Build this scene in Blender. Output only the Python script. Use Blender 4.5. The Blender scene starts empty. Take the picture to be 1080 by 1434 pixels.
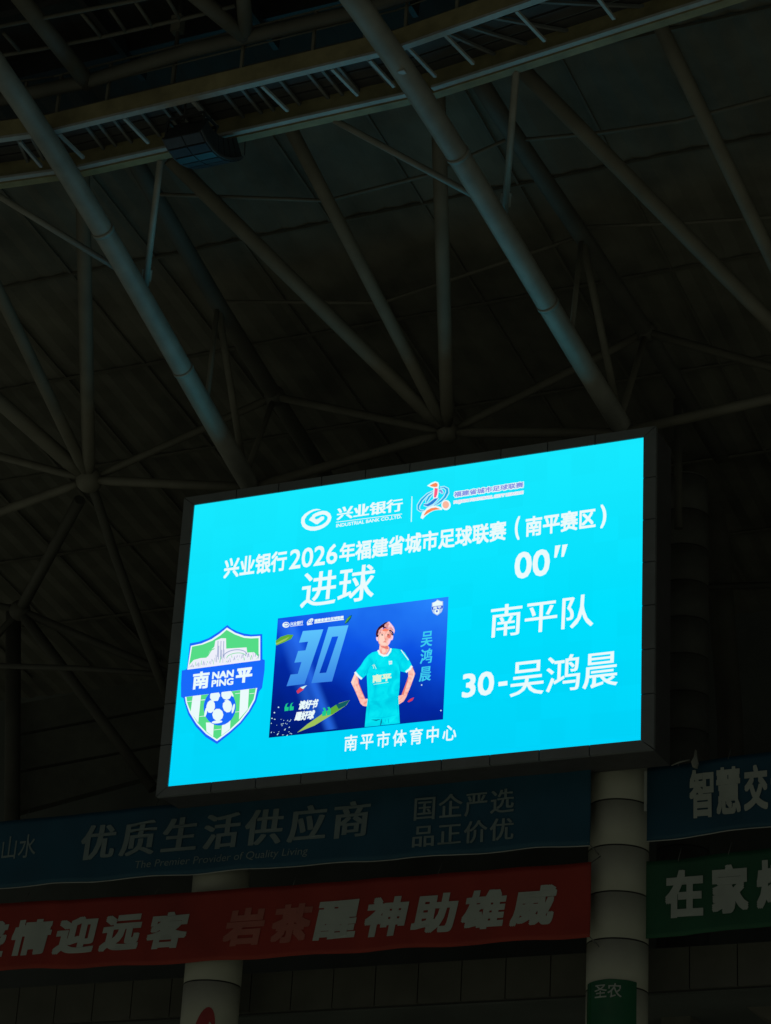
import bpy, bmesh, math, random
import numpy as np
from mathutils import Vector, Matrix
random.seed(4)
R = math.radians
SC = bpy.context.scene
COL = SC.collection

# ------------------------------------------------------------------ camera
CAM = np.array([0.0, 0.0, 9.0])
M3 = np.array([[0.9983344917506849, -0.05769092286401284, 0.0],
               [-0.023901946923323134, -0.4136203209956391, -0.9101356640593418],
               [0.05250656639103459, 0.9086198256028551, -0.41431035831518975]])
FPX = 3394.94
cd = bpy.data.cameras.new('camera')
cd.sensor_fit = 'VERTICAL'; cd.sensor_height = 36.0
cd.lens = FPX / 1434.0 * 36.0
cd.clip_end = 3000
cam = bpy.data.objects.new('camera', cd); COL.objects.link(cam)
m4 = Matrix([list(M3[i]) + [CAM[i]] for i in range(3)] + [[0, 0, 0, 1]])
cam.matrix_world = m4
SC.camera = cam

# ------------------------------------------------------------------ world, sun, exposure
EXPO = -2.7
LED = 2.0 ** (-EXPO)
SUN_ELEV = 60.0
HH = np.array([0.89720464, -0.44161503, 0.0])      # along the screen, to the right
NN = np.array([-0.44161503, -0.89720464, 0.0])     # out of the screen, to the field
UP = np.array([0, 0, 1.0])
OO = np.array([0.48465862, 48.88887549, 28.83909628])
w = bpy.data.worlds.new('World'); SC.world = w; w.use_nodes = True
nt = w.node_tree
bg = nt.nodes['Background']
sky = nt.nodes.new('ShaderNodeTexSky'); sky.sky_type = 'NISHITA'; sky.sun_disc = False
sd = NN * 1.0 + HH * -0.15; sd /= np.linalg.norm(sd)
sky.sun_elevation = R(SUN_ELEV); sky.sun_rotation = math.atan2(sd[0], sd[1])
sky.air_density = 1.0; sky.dust_density = 6.0; sky.ozone_density = 1.0
nt.links.new(sky.outputs[0], bg.inputs[0]); bg.inputs[1].default_value = 0.05
ld = bpy.data.lights.new('sun', 'SUN'); ld.energy = 5.0; ld.angle = R(2); ld.color = (1.0, 0.96, 0.86)
so = bpy.data.objects.new('sun', ld); COL.objects.link(so)
dirv = Vector((-sd[0] * math.cos(R(SUN_ELEV)), -sd[1] * math.cos(R(SUN_ELEV)), -math.sin(R(SUN_ELEV))))
so.rotation_euler = dirv.to_track_quat('-Z', 'Y').to_euler(); so.location = (0, -60, 60)
SC.view_settings.view_transform = 'Standard'; SC.view_settings.look = 'None'
SC.view_settings.exposure = EXPO; SC.view_settings.gamma = 1.0
SC.render.engine = 'CYCLES'
SC.cycles.max_bounces = 6; SC.cycles.diffuse_bounces = 4
SC.cycles.use_denoising = True

# ------------------------------------------------------------------ geometry helpers
# bowl frame: u along the screen, v up, w towards the field, origin in the middle of the display
def P(u, v, wv): return OO + HH * u + UP * v + NN * wv
def ray(x, y):
    d = M3 @ np.array([(x - 540.0) / FPX, -(y - 717.0) / FPX, -1.0]); return d / np.linalg.norm(d)
def uvw(p): d = p - OO; return np.array([d @ HH, d[2], d @ NN])
def onw(x, y, wv):
    r = ray(x, y); t = ((OO + NN * wv - CAM) @ NN) / (r @ NN); return CAM + r * t
def onv(x, y, v):
    r = ray(x, y); return CAM + r * ((OO[2] + v - CAM[2]) / r[2])
TA = 0.05                                           # trusses run slightly together towards the field
def onrad(x, y, side):                              # the upright plane of the left (-1) or right (1) roof truss
    u0 = 4.35 if side > 0 else -5.05
    d = NN - HH * TA * side; pn = np.cross(d, UP); o = P(u0, 0, -1.8)
    r = ray(x, y); return CAM + r * (((o - CAM) @ pn) / (r @ pn))
def at_dist(x, y, t): return CAM + ray(x, y) * t

ORIGIN = {}
def link(o, parent=None, loc=None):
    COL.objects.link(o)
    if loc is not None:
        if parent is not None:
            o.parent = parent; o.location = Vector(loc) - Vector(ORIGIN[parent.name])
        else: o.location = Vector(loc)
        ORIGIN[o.name] = tuple(loc)
    return o
def tag(o, label, cat=None, group=None, kind=None):
    if label: o['label'] = label
    if cat: o['category'] = cat
    if group: o['group'] = group
    if kind: o['kind'] = kind
    return o
def thing(name, loc, label, cat, group=None):
    o = bpy.data.objects.new(name, None); o.empty_display_size = 0.3
    link(o, None, tuple(float(c) for c in loc)); return tag(o, label, cat, group)

class MB:
    def __init__(s): s.v = []; s.f = []; s.m = []; s.sm = []
    def add(s, vs, fs, mi=0, smooth=False):
        b = len(s.v); s.v += [tuple(float(c) for c in p) for p in vs]
        for f in fs: s.f.append([b + i for i in f]); s.m.append(mi); s.sm.append(smooth)
    def box(s, c, ax, ay, az, mi=0):                # half-axis vectors
        c, ax, ay, az = [np.array(q, float) for q in (c, ax, ay, az)]
        vs = [c + ax * i + ay * j + az * k for k in (-1, 1) for j in (-1, 1) for i in (-1, 1)]
        fs = [(0, 2, 3, 1), (4, 5, 7, 6), (0, 1, 5, 4), (2, 6, 7, 3), (0, 4, 6, 2), (1, 3, 7, 5)]
        s.add(vs, fs, mi)
    def bar(s, p, q, a, b, upv=UP, mi=0):           # rectangular bar, half sizes a (side) b (up)
        p, q = np.array(p, float), np.array(q, float); d = q - p; L = np.linalg.norm(d); d /= L
        sd_ = np.cross(d, upv); sd_ /= np.linalg.norm(sd_); un = np.cross(sd_, d)
        s.box((p + q) / 2, d * L / 2, sd_ * a, un * b, mi)
    def tube(s, pts, r, n=14, mi=0, cap=True):
        pts = [np.array(p, float) for p in pts]; rr = r if hasattr(r, '__len__') else [r] * len(pts)
        rings = []; prev = None
        for i, p in enumerate(pts):
            d = pts[min(i + 1, len(pts) - 1)] - pts[max(i - 1, 0)]; d = d / np.linalg.norm(d)
            if prev is None:
                a = np.cross(d, UP if abs(d[2]) < .95 else HH)
            else: a = prev - d * (prev @ d)
            a = a / np.linalg.norm(a); prev = a; b = np.cross(d, a)
            rings.append([p + rr[i] * (a * math.cos(t) + b * math.sin(t)) for t in [2 * math.pi * k / n for k in range(n)]])
        vs = [q for g in rings for q in g]; fs = []
        for i in range(len(pts) - 1):
            for k in range(n): fs.append((i * n + k, i * n + (k + 1) % n, (i + 1) * n + (k + 1) % n, (i + 1) * n + k))
        s.add(vs, fs, mi, True)
        if cap:
            b = len(s.v) - len(vs)
            s.f.append([b + k for k in range(n)][::-1]); s.m.append(mi); s.sm.append(False)
            s.f.append([b + (len(pts) - 1) * n + k for k in range(n)]); s.m.append(mi); s.sm.append(False)
    def ball(s, c, r, mi=0, nu=16, nv=10):
        vs = []; fs = []
        for j in range(nv + 1):
            t = math.pi * j / nv
            for i in range(nu):
                a = 2 * math.pi * i / nu
                vs.append(np.array(c) + r * np.array([math.sin(t) * math.cos(a), math.sin(t) * math.sin(a), math.cos(t)]))
        for j in range(nv):
            for i in range(nu): fs.append((j * nu + i, j * nu + (i + 1) % nu, (j + 1) * nu + (i + 1) % nu, (j + 1) * nu + i))
        s.add(vs, fs, mi, True)
    def build(s, name, mats, parent=None, loc=None, label=None):
        if loc is None: loc = ORIGIN[parent.name] if parent is not None else tuple(np.mean(np.array(s.v), 0))
        me = bpy.data.meshes.new(name)
        me.from_pydata([tuple(np.array(p) - np.array(loc)) for p in s.v], [], s.f)
        for m in (mats if isinstance(mats, (list, tuple)) else [mats]): me.materials.append(m)
        for p, mi, sm in zip(me.polygons, s.m, s.sm): p.material_index = mi; p.use_smooth = sm
        bm = bmesh.new(); bm.from_mesh(me); bmesh.ops.remove_doubles(bm, verts=bm.verts, dist=1e-6)
        bmesh.ops.recalc_face_normals(bm, faces=bm.faces) if not getattr(s, 'keep', False) else None
        bm.to_mesh(me); bm.free()
        o = bpy.data.objects.new(name, me); link(o, parent, loc)
        if label: o['label'] = label
        return o

# ------------------------------------------------------------------ materials
def lin(c): return tuple((x / 255 / 12.92) if x <= 10 else ((x / 255 + .055) / 1.055) ** 2.4 for x in c)
MATS = {}
def paint(name, col, rough=.6, metal=0, noise=.25, scale=3.0, spec=.4, bump=0.0, dirt=None):
    if name in MATS: return MATS[name]
    m = bpy.data.materials.new(name); m.use_nodes = True; t = m.node_tree; b = t.nodes['Principled BSDF']
    tc = t.nodes.new('ShaderNodeTexCoord')
    n1 = t.nodes.new('ShaderNodeTexNoise'); n1.inputs['Scale'].default_value = scale; n1.inputs['Detail'].default_value = 6
    n2 = t.nodes.new('ShaderNodeTexNoise'); n2.inputs['Scale'].default_value = scale * .17; n2.inputs['Detail'].default_value = 3
    t.links.new(tc.outputs['Object'], n1.inputs['Vector']); t.links.new(tc.outputs['Object'], n2.inputs['Vector'])
    ad = t.nodes.new('ShaderNodeMath'); ad.operation = 'ADD'
    t.links.new(n1.outputs['Fac'], ad.inputs[0]); t.links.new(n2.outputs['Fac'], ad.inputs[1])
    mr = t.nodes.new('ShaderNodeMapRange'); mr.inputs['From Min'].default_value = .65; mr.inputs['From Max'].default_value = 1.35
    mr.inputs['To Min'].default_value = 1 - noise; mr.inputs['To Max'].default_value = 1 + noise * .6
    t.links.new(ad.outputs[0], mr.inputs['Value'])
    mx = t.nodes.new('ShaderNodeVectorMath'); mx.operation = 'SCALE'; mx.inputs[0].default_value = col
    t.links.new(mr.outputs[0], mx.inputs['Scale'])
    t.links.new(mx.outputs[0], b.inputs['Base Color'])
    b.inputs['Roughness'].default_value = rough; b.inputs['Metallic'].default_value = metal
    b.inputs['Specular IOR Level'].default_value = spec
    if bump:
        bp = t.nodes.new('ShaderNodeBump'); bp.inputs['Strength'].default_value = bump; bp.inputs['Distance'].default_value = .02
        t.links.new(n1.outputs['Fac'], bp.inputs['Height']); t.links.new(bp.outputs[0], b.inputs['Normal'])
    MATS[name] = m; return m
def glow(name, srgb, k=1.0):
    if name in MATS: return MATS[name]
    m = bpy.data.materials.new(name); m.use_nodes = True; t = m.node_tree; t.nodes.clear()
    e = t.nodes.new('ShaderNodeEmission'); o = t.nodes.new('ShaderNodeOutputMaterial')
    e.inputs[0].default_value = (*lin(srgb), 1); e.inputs[1].default_value = LED * k
    t.links.new(e.outputs[0], o.inputs[0]); MATS[name] = m; return m
def glow_soft(name, srgb, lo, hi, sc=5.0):
    m = bpy.data.materials.new(name); m.use_nodes = True; t = m.node_tree; t.nodes.clear()
    e = t.nodes.new('ShaderNodeEmission'); o = t.nodes.new('ShaderNodeOutputMaterial'); tc = t.nodes.new('ShaderNodeTexCoord')
    nz = t.nodes.new('ShaderNodeTexNoise'); nz.inputs['Scale'].default_value = sc; nz.inputs['Detail'].default_value = 4; nz.inputs['Distortion'].default_value = .8
    t.links.new(tc.outputs['Object'], nz.inputs['Vector'])
    cr = t.nodes.new('ShaderNodeValToRGB'); el = cr.color_ramp.elements
    el[0].position = .3; el[0].color = (*lin(lo), 1); el[1].position = .7; el[1].color = (*lin(hi), 1); q = el.new(.5); q.color = (*lin(srgb), 1)
    t.links.new(nz.outputs['Fac'], cr.inputs[0]); t.links.new(cr.outputs[0], e.inputs[0]); e.inputs[1].default_value = LED
    t.links.new(e.outputs[0], o.inputs[0]); return m
def glow_grad(name, stops, axis='Z', lo=-3.42, hi=3.42, module=None, noise=0):
    """emission of what the display shows: a ramp along the display, with the small
    brightness differences between its LED modules"""
    m = bpy.data.materials.new(name); m.use_nodes = True; t = m.node_tree; t.nodes.clear()
    e = t.nodes.new('ShaderNodeEmission'); o = t.nodes.new('ShaderNodeOutputMaterial')
    tc = t.nodes.new('ShaderNodeTexCoord'); vr = t.nodes.new('ShaderNodeVectorMath'); vr.operation = 'DOT_PRODUCT'
    vr.inputs[1].default_value = axis
    t.links.new(tc.outputs['Object'], vr.inputs[0])
    mr = t.nodes.new('ShaderNodeMapRange'); mr.inputs['From Min'].default_value = lo; mr.inputs['From Max'].default_value = hi
    t.links.new(vr.outputs['Value'], mr.inputs['Value'])
    cr = t.nodes.new('ShaderNodeValToRGB'); el = cr.color_ramp.elements
    while len(el) < len(stops): el.new(.5)
    for q, (p, c) in zip(el, stops): q.position = p; q.color = (*lin(c), 1)
    if noise:
        nz = t.nodes.new('ShaderNodeTexNoise'); nz.inputs['Scale'].default_value = .7; nz.inputs['Detail'].default_value = 3
        t.links.new(tc.outputs['Object'], nz.inputs['Vector'])
        mm = t.nodes.new('ShaderNodeMath'); mm.operation = 'MULTIPLY_ADD'; mm.inputs[1].default_value = noise; 
        sb = t.nodes.new('ShaderNodeMath'); sb.operation = 'SUBTRACT'; sb.inputs[1].default_value = noise * .5
        t.links.new(nz.outputs['Fac'], mm.inputs[0]); t.links.new(mr.outputs[0], mm.inputs[2]); t.links.new(mm.outputs[0], sb.inputs[0])
        t.links.new(sb.outputs[0], cr.inputs[0])
    else: t.links.new(mr.outputs[0], cr.inputs[0])
    out = cr.outputs[0]
    if module:
        dotu = t.nodes.new('ShaderNodeVectorMath'); dotu.operation = 'DOT_PRODUCT'; dotu.inputs[1].default_value = tuple(HH)
        t.links.new(tc.outputs['Object'], dotu.inputs[0])
        sp = t.nodes.new('ShaderNodeSeparateXYZ'); t.links.new(tc.outputs['Object'], sp.inputs[0])
        cb = t.nodes.new('ShaderNodeCombineXYZ')
        for src, k in ((dotu.outputs['Value'], 0), (sp.outputs['Z'], 1)):
            d = t.nodes.new('ShaderNodeMath'); d.operation = 'DIVIDE'; d.inputs[1].default_value = module
            f = t.nodes.new('ShaderNodeMath'); f.operation = 'FLOOR'
            t.links.new(src, d.inputs[0]); t.links.new(d.outputs[0], f.inputs[0]); t.links.new(f.outputs[0], cb.inputs[k])
        wn = t.nodes.new('ShaderNodeTexWhiteNoise'); wn.noise_dimensions = '2D'; t.links.new(cb.outputs[0], wn.inputs['Vector'])
        m2 = t.nodes.new('ShaderNodeMapRange'); m2.inputs['To Min'].default_value = .975; m2.inputs['To Max'].default_value = 1.008
        t.links.new(wn.outputs['Value'], m2.inputs['Value'])
        sc = t.nodes.new('ShaderNodeVectorMath'); sc.operation = 'SCALE'
        t.links.new(out, sc.inputs[0]); t.links.new(m2.outputs[0], sc.inputs['Scale']); out = sc.outputs[0]
    t.links.new(out, e.inputs[0]); e.inputs[1].default_value = LED
    t.links.new(e.outputs[0], o.inputs[0]); MATS[name] = m; return m

m_tube = paint('white_tube_paint', (.205, .21, .19), .5, noise=.3, scale=2.0)
m_dim = paint('grey_truss_paint', (.135, .13, .105), .6, noise=.3, scale=1.5)
m_gantry = paint('gantry_paint', (.075, .073, .06), .7)
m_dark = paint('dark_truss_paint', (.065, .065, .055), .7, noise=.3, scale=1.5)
m_deck = paint('roof_sheet', (.105, .104, .085), .8, noise=.55, scale=.9)
m_beam = paint('ochre_beam_paint', (.22, .195, .105), .6, noise=.4, scale=3)
m_flange = paint('galvanised_steel', (.30, .315, .315), .45, noise=.2, scale=6)
m_grate = paint('dark_grating', (.05, .05, .05), .7)
m_col = paint('column_cladding', (.335, .34, .285), .5, noise=.13, scale=1.2)
m_groove = paint('joint_sealant', (.03, .03, .03), .8)
m_black = paint('black_powder_coat', (.02, .021, .023), .55, noise=.2)
m_grille = paint('speaker_grille', (.035, .052, .075), .4, metal=.3, noise=.3, scale=8)
m_frame = paint('frame_cladding', (.155, .172, .182), .5, noise=.2, scale=2)
m_box = paint('cabinet_sheet', (.06, .06, .065), .6, noise=.25)
m_panel = paint('precast_panel', (.085, .085, .072), .75, noise=.3, scale=1.2)
m_wall = paint('dark_back_wall', (.085, .095, .09), .8, noise=.4, scale=.5)
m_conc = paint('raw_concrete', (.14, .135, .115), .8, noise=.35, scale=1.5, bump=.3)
m_blue = paint('blue_banner_cloth', (.006, .06, .105), .6, noise=.25, scale=.8)
m_red = paint('red_banner_cloth', (.265, .022, .011), .6, noise=.25, scale=.8)
m_green = paint('green_banner_cloth', (.008, .08, .036), .6, noise=.25, scale=.8)
m_print = paint('white_print', (.36, .40, .37), .6, noise=.2, scale=1.2)
m_printdim = paint('pale_print', (.15, .20, .205), .6, noise=.25, scale=1.2)
m_printred = paint('faded_red_print', (.33, .10, .075), .6, noise=.25, scale=1.2)
m_hem = paint('white_hem', (.32, .34, .33), .6)
m_poster = paint('green_poster', (.008, .095, .030), .14, noise=.3, scale=2, spec=.6)
m_bounce_ground = paint('bounce_ground', (.40, .44, .345), .9, noise=.4, scale=.3)  # unseen ground, made paler than grass to bounce light up at the roof

# ------------------------------------------------------------------ lettering
def glyphs(text, spacing=1.0):
    cu = bpy.data.curves.new('t', 'FONT'); cu.body = text; cu.fill_mode = 'FRONT'; cu.resolution_u = 3; cu.space_character = spacing
    o = bpy.data.objects.new('t', cu); COL.objects.link(o)
    dg = bpy.context.evaluated_depsgraph_get(); me = bpy.data.meshes.new_from_object(o.evaluated_get(dg))
    vs = np.array([tuple(v.co[:2]) for v in me.vertices]); fs = [tuple(p.vertices) for p in me.polygons]
    bpy.data.objects.remove(o); bpy.data.meshes.remove(me); bpy.data.curves.remove(cu)
    return vs, fs
def lettering(mb, text, u0, u1, v0, v1, place, bold=0.0, xbold=0.0, shear=0.0, d0=0.0, dd=.0008, mi=0, spacing=1.0, keepw=False):
    """place(u, v, depth) -> world point; the text fills the box u0..u1, v0..v1"""
    vs, fs = glyphs(text, spacing)
    lo, hi = vs.min(0), vs.max(0); s = (hi[1] - lo[1])
    offs = [(0, 0)]
    if bold:
        for rr in ([bold] if bold < .03 else [bold * .5, bold]):
            offs += [(rr * i, rr * j) for i in (-1, 0, 1) for j in (-1, 0, 1) if i or j]
    if xbold: offs = offs + [(x + k * xbold, y) for (x, y) in offs for k in (-1, -.5, .5, 1)]
    e = max(bold, 0); ex = max(bold + xbold, 0); u1 = u1 - (0 if keepw else shear * (v1 - v0))
    for i, (ox, oy) in enumerate(offs):
        q = vs + np.array([ox, oy])
        x = (q[:, 0] - (lo[0] - ex)) / (hi[0] - lo[0] + 2 * ex); y = (q[:, 1] - (lo[1] - e)) / (hi[1] - lo[1] + 2 * e)
        U = u0 + (u1 - u0) * x; V = v0 + (v1 - v0) * y; U = U + shear * (V - v0)
        mb.add([place(a, b, d0 + i * dd) for a, b in zip(U, V)], fs, mi)

exec_order = []
# ================================================================== GROUND AND SKY SETTING
g = MB(); g.add([(-1500, -1500, 0), (1500, -1500, 0), (1500, 1500, 0), (-1500, 1500, 0)], [(0, 1, 2, 3)])
o = g.build('ground', m_bounce_ground, loc=(0, 0, 0)); o['kind'] = 'structure'

# ================================================================== ROOF
def zdeck(wv): return 9.35 + .17 * wv - .0025 * max(wv, 0) ** 2
d = MB(); WS = [-18 + 1.0 * i for i in range(41)]; US = np.linspace(-34, 34, 205)
vs = []; fs = []
for wv in WS:
    for i, u in enumerate(US): vs.append(P(u, zdeck(wv) + (.06 if (i // 1) % 2 else 0), wv))
n = len(US)
for a in range(len(WS) - 1):
    for b in range(n - 1): fs.append((a * n + b, a * n + b + 1, (a + 1) * n + b + 1, (a + 1) * n + b))
top = len(vs)
vs += [P(u, zdeck(wv) + .4, wv) for wv in WS for u in (-34, 34)]
for a in range(len(WS) - 1): fs.append((top + 2 * a, top + 2 * a + 1, top + 2 * a + 3, top + 2 * a + 2))
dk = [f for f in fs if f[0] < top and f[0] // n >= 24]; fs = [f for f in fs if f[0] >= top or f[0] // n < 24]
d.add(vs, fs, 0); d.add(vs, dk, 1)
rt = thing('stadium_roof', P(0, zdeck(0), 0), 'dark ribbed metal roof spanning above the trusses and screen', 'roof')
d.build('roof_sheet', [m_deck, paint('painted_shade_sheet', (.022, .022, .02), .85)], rt)  # second sheet colour: shade beyond the catwalk painted in as near black
d = MB()
for u in np.arange(-32.3, 33, 2.35):
    for wa in np.arange(-16, 6, 2.0): d.bar(P(u, zdeck(wa) - .03, wa), P(u, zdeck(wa + 2) - .02, wa + 2), .03, .02)
for wv in (-13.2, -9.8, -6.1, -2.4, 1.3, 4.9): d.bar(P(-33, zdeck(wv) - .05, wv), P(33, zdeck(wv) - .03, wv), .035, .03)
d.build('battens', paint('batten_paint', (.088, .086, .07), .7), rt)
d = MB()
for wv in np.arange(8.2, 21.5, 1.9):                   # dark boxes added to deepen the shade near the roof edge
    d.bar(P(-33, zdeck(wv) - .3, wv), P(33, zdeck(wv) - .3, wv), .09, .26)
for u in np.arange(-32, 33, 3.2): d.bar(P(u, zdeck(7.5) - .5, 7.5), P(u, zdeck(21.5) - .5, 21.5), .06, .2)
d.build('shade_beams', m_black, rt)

def polytube_smooth(pts, k=6):
    pts = [np.array(p) for p in pts]; n = len(pts); A = np.array(pts); t = np.linspace(0, 1, n)
    d = np.concatenate([[0], np.cumsum(np.linalg.norm(np.diff(A, axis=0), axis=1))]); d /= d[-1]
    co = [np.polyfit(d, A[:, j], 3) for j in range(3)]
    return [np.array([np.polyval(co[j], s) for j in range(3)]) for s in np.linspace(0, 1, k * 3)]

lower_px = {1: [(494, 0), (572, 100), (628, 200), (667, 260), (721, 350), (752, 400), (814, 500), (865, 590)],
            -1: [(13, 120), (63, 191), (104, 252), (139, 316), (184, 393), (209, 436), (238, 485), (305, 598), (345, 673)]}
upper_px = {1: [(660, 95), (700, 160), (815, 330), (905, 465), (1010, 640)],
            -1: [(150, 160), (215, 270), (305, 425), (385, 555), (490, 722)]}
node_px = {1: [(815, 330), (905, 465), (868, 590)], -1: [(305, 425), (385, 555), (343, 668)]}
foot = {1: P(4.38, 4.55, -1.8), -1: P(-5.02, 4.6, -1.8)}
for side, lab in ((1, 'big white roof truss meeting the column behind the right end of the screen'),
                  (-1, 'big white roof truss meeting the column behind the left end of the screen')):
    t = thing('roof_truss', foot[side], lab, 'roof truss', 'white roof trusses over the screen')
    pts = polytube_smooth([onrad(x, y, side) for x, y in lower_px[side]], 8)
    pts = [pts[0] + (pts[0] - pts[2]) * 2.2] + pts + [pts[-1] + (pts[-1] - pts[-3]) * .6]
    b = MB(); b.tube(pts, .235, 24); b.build('bottom_chord', m_tube, t)
    for k_ in (9, 17):
        a_, c_ = pts[k_], pts[k_ + 1]; dd_ = (c_ - a_) / np.linalg.norm(c_ - a_)
        b = MB(); b.tube([a_ - dd_ * .05, a_ + dd_ * .05], .252, 24); b.build('sleeve', m_tube, t)
    up = [onrad(x, y, side) for x, y in upper_px[side]]
    co = np.polyfit([uvw(q)[2] for q in up], [uvw(q)[1] for q in up], 1)
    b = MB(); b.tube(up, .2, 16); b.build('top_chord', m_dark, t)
    a, c, f = [onrad(x, y, side) for x, y in node_px[side]]
    low2 = onrad(*((800, 470) if side > 0 else (290, 560)), side)
    for p, q, r in ((a, f, .085), (c, f, .075), (a + (0, 0, 0), low2, .06)):
        b = MB(); b.tube([p, q], r, 12); b.build('web_strut', m_dim, t)
    b = MB(); b.ball(c, .27); b.build('node', m_dark, t)
    if side > 0:
        q = onrad(564, 97, 1); q = q + (CAM - q) / np.linalg.norm(CAM - q) * .2
        b = MB(); b.box(q, HH * .05, UP * .06, NN * .05); b.box(q + NN * .02 - UP * .08, HH * .07, UP * .015, NN * .06, 1); b.build('clamp', [m_black, m_flange], t)

# ring nodes between the trusses, each with struts fanning up to the roof
A_ = onw(125, 672, -1.9); B_ = onw(627, 606, -1.9); C_ = onw(1165, 538, -1.9)
capL, capR = foot[-1], foot[1]
upL, upR = onrad(385, 555, -1), onrad(905, 465, 1)
ringR = onw(1420, 380, -1.9)
fans = [
 ('fan of grey struts meeting at a ball node left of the screen', A_,
  [(onv(-215, 375, 8.6), .19), (onv(-85, 235, 8.8), .15), (onv(115, 222, 9.2), .17), (upL, .10), (capL, .12),
   (onw(-110, 610, -1.9), .10), (onw(-120, 760, -1.9), .12)], .34),
 ('fan of grey struts meeting at a node behind the middle of the screen top', B_,
  [(onv(238, 222, 9.2), .17), (onv(402, 170, 9.2), .15), (onv(613, 120, 9.2), .16), (upL, .10), (capL, .12), (upR, .10), (capR, .12)], .26),
 ('fan of grey struts meeting at a node beyond the right end of the screen', C_,
  [(onv(722, 88, 9.2), .17), (onv(905, -5, 9.2), .15), (onv(1165, -40, 9.0), .16), (upR, .10), (capR, .12)], .40)]
for lab, c, arms, rb in fans:
    t = thing('strut_fan', c, lab, 'strut fan', 'strut fans between the roof trusses')
    b = MB(); b.ball(c, rb); b.build('ball_node', m_dim, t)
    for q, r in arms:
        dd_ = (q - c) / np.linalg.norm(q - c)
        b = MB(); b.tube([c + dd_ * .25, c + dd_ * .7, q], [r * .72, r, r], 14); b.build('strut', m_dim, t)

# slim purlins under the roof sheet
for lab, px in (('slim roof purlin bent at mid span, lower of the two above the screen', [(305, 422), (535, 424), (815, 330)]),
                ('slim roof purlin bent at mid span, upper of the two above the screen', [(222, 272), (458, 281), (600, 245), (722, 190)]),
                ('slim roof purlin at the right, just above the right truss top chord', [(815, 318), (960, 312), (1200, 296)]),
                ('slim roof purlin at the far upper right corner', [(730, 196), (840, 186), (950, 170), (1150, 118)])):
    b = MB(); b.tube([onv(x, y, 8.75) for x, y in px], .045, 8)
    tag(b.build('purlin', paint('purlin_paint', (.115, .11, .09), .7)), lab, 'purlin', 'purlins')

# ================================================================== CATWALK
ZC = 7.95
far_px = [(-170, 281), (108, 242), (603, 132), (1130, -36), (1400, -140)]
near_px = [(-150, 217), (66, 188), (552, 72), (780, -8), (1100, -135)]
ct = thing('catwalk', onv(300, 175, ZC), 'ochre steel maintenance catwalk hung under the roof, with a railing', 'catwalk')
far = [onv(x, y, ZC) for x, y in far_px]; near = [onv(x, y, ZC) for x, y in near_px]
b1, b2, b3, b4 = MB(), MB(), MB(), MB()
def ends(p, q, g0=.0, g1=.0):
    d = (q - p); L = np.linalg.norm(d); d /= L; return p + d * g0, q - d * g1
def out(p, q):                                       # horizontal normal of a segment, towards the field
    d = q - p; nn = np.array([d[1], -d[0], 0]); nn /= np.linalg.norm(nn); return nn if nn @ NN > 0 else -nn
for i in range(4):
    p, q = ends(near[i], near[i + 1], .0 if i == 0 else .12, .12); o_ = out(p, q)
    b2.bar(p + UP * .03, q + UP * .03, .075, .03)
    p, q = ends(near[i], near[i + 1], 0, .0)
    b1.bar(p + UP * .25 + o_ * .03, q + UP * .25 + o_ * .03, .05, .185)
    p, q = ends(far[i], far[i + 1], .0 if i == 0 else .12, .12); o_ = out(p, q)
    b4.bar(p + UP * .03 + o_ * .12, q + UP * .03 + o_ * .12, .065, .03)
    p, q = ends(far[i], far[i + 1], 0, .0)
    b3.bar(p + UP * .24 - o_ * .06, q + UP * .24 - o_ * .06, .10, .27)
b1.build('near_beam', m_beam, ct); b2.build('near_flange', m_flange, ct)
b3.build('far_beam', m_beam, ct); b4.build('far_flange', m_flange, ct)
bars = [[(-60, 206), (-30, 243)], [(28, 198), (58, 233)], [(82, 187), (117, 221)], [(174, 165), (208, 200)], [(270, 142), (304, 178)], [(367, 120), (403, 155)],
        [(465, 96), (501, 133)], [(518, 84), (552, 121)], [(572, 67), (610, 107)], [(624, 49), (663, 89)], [(723, 15), (763, 57)], [(823, -22), (860, 26)], [(920, -58), (960, -5)]]
for a_, c_ in bars:
    b = MB(); b.bar(onv(*a_, ZC + .035), onv(*c_, ZC + .035), .032, .03); b.build('cross_bar', m_flange, ct)
gr = MB()
for i in range(3):
    d0, d1, e0, e1 = near[i], near[i + 1], far[i], far[i + 1]
    L = np.linalg.norm(d1 - d0); k = int(L / .47)
    for j in range(1, k):
        s_ = (j + .3 * math.sin(j * 1.7)) / k
        b = MB(); b.bar(d0 + (d1 - d0) * s_ + UP * .44, e0 + (e1 - e0) * s_ + UP * .44, .03, .03); b.build('bearer', paint('bearer_steel', (.13, .14, .14), .6), ct)
    for j in range(5):
        s_ = (j + .5) / 5
        gr.bar(d0 + (e0 - d0) * s_ + UP * .53, d1 + (e1 - d1) * s_ + UP * .53, .13, .02)
gr.build('grating', m_grate, ct)
for i in range(3):
    b = MB(); p, q = near[i] + UP * .43, near[i + 1] + UP * .43
    L = np.linalg.norm(q - p)
    b.tube([p + UP * 1.02, q + UP * 1.02], .024, 8); b.tube([p + UP * .55, q + UP * .55], .018, 8)
    b.build('handrail', m_dim, ct)
for x, y in ((-20, 196), (30, 172), (79, 162), (149, 146), (242, 124), (338, 97), (438, 75), (511, 55), (568, 40), (640, 15)):
    p = onv(x, y, ZC + .43)
    b = MB(); b.bar(p, p + UP * 1.03, .03, .03, upv=NN); b.build('rail_post', m_dim, ct)

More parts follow.
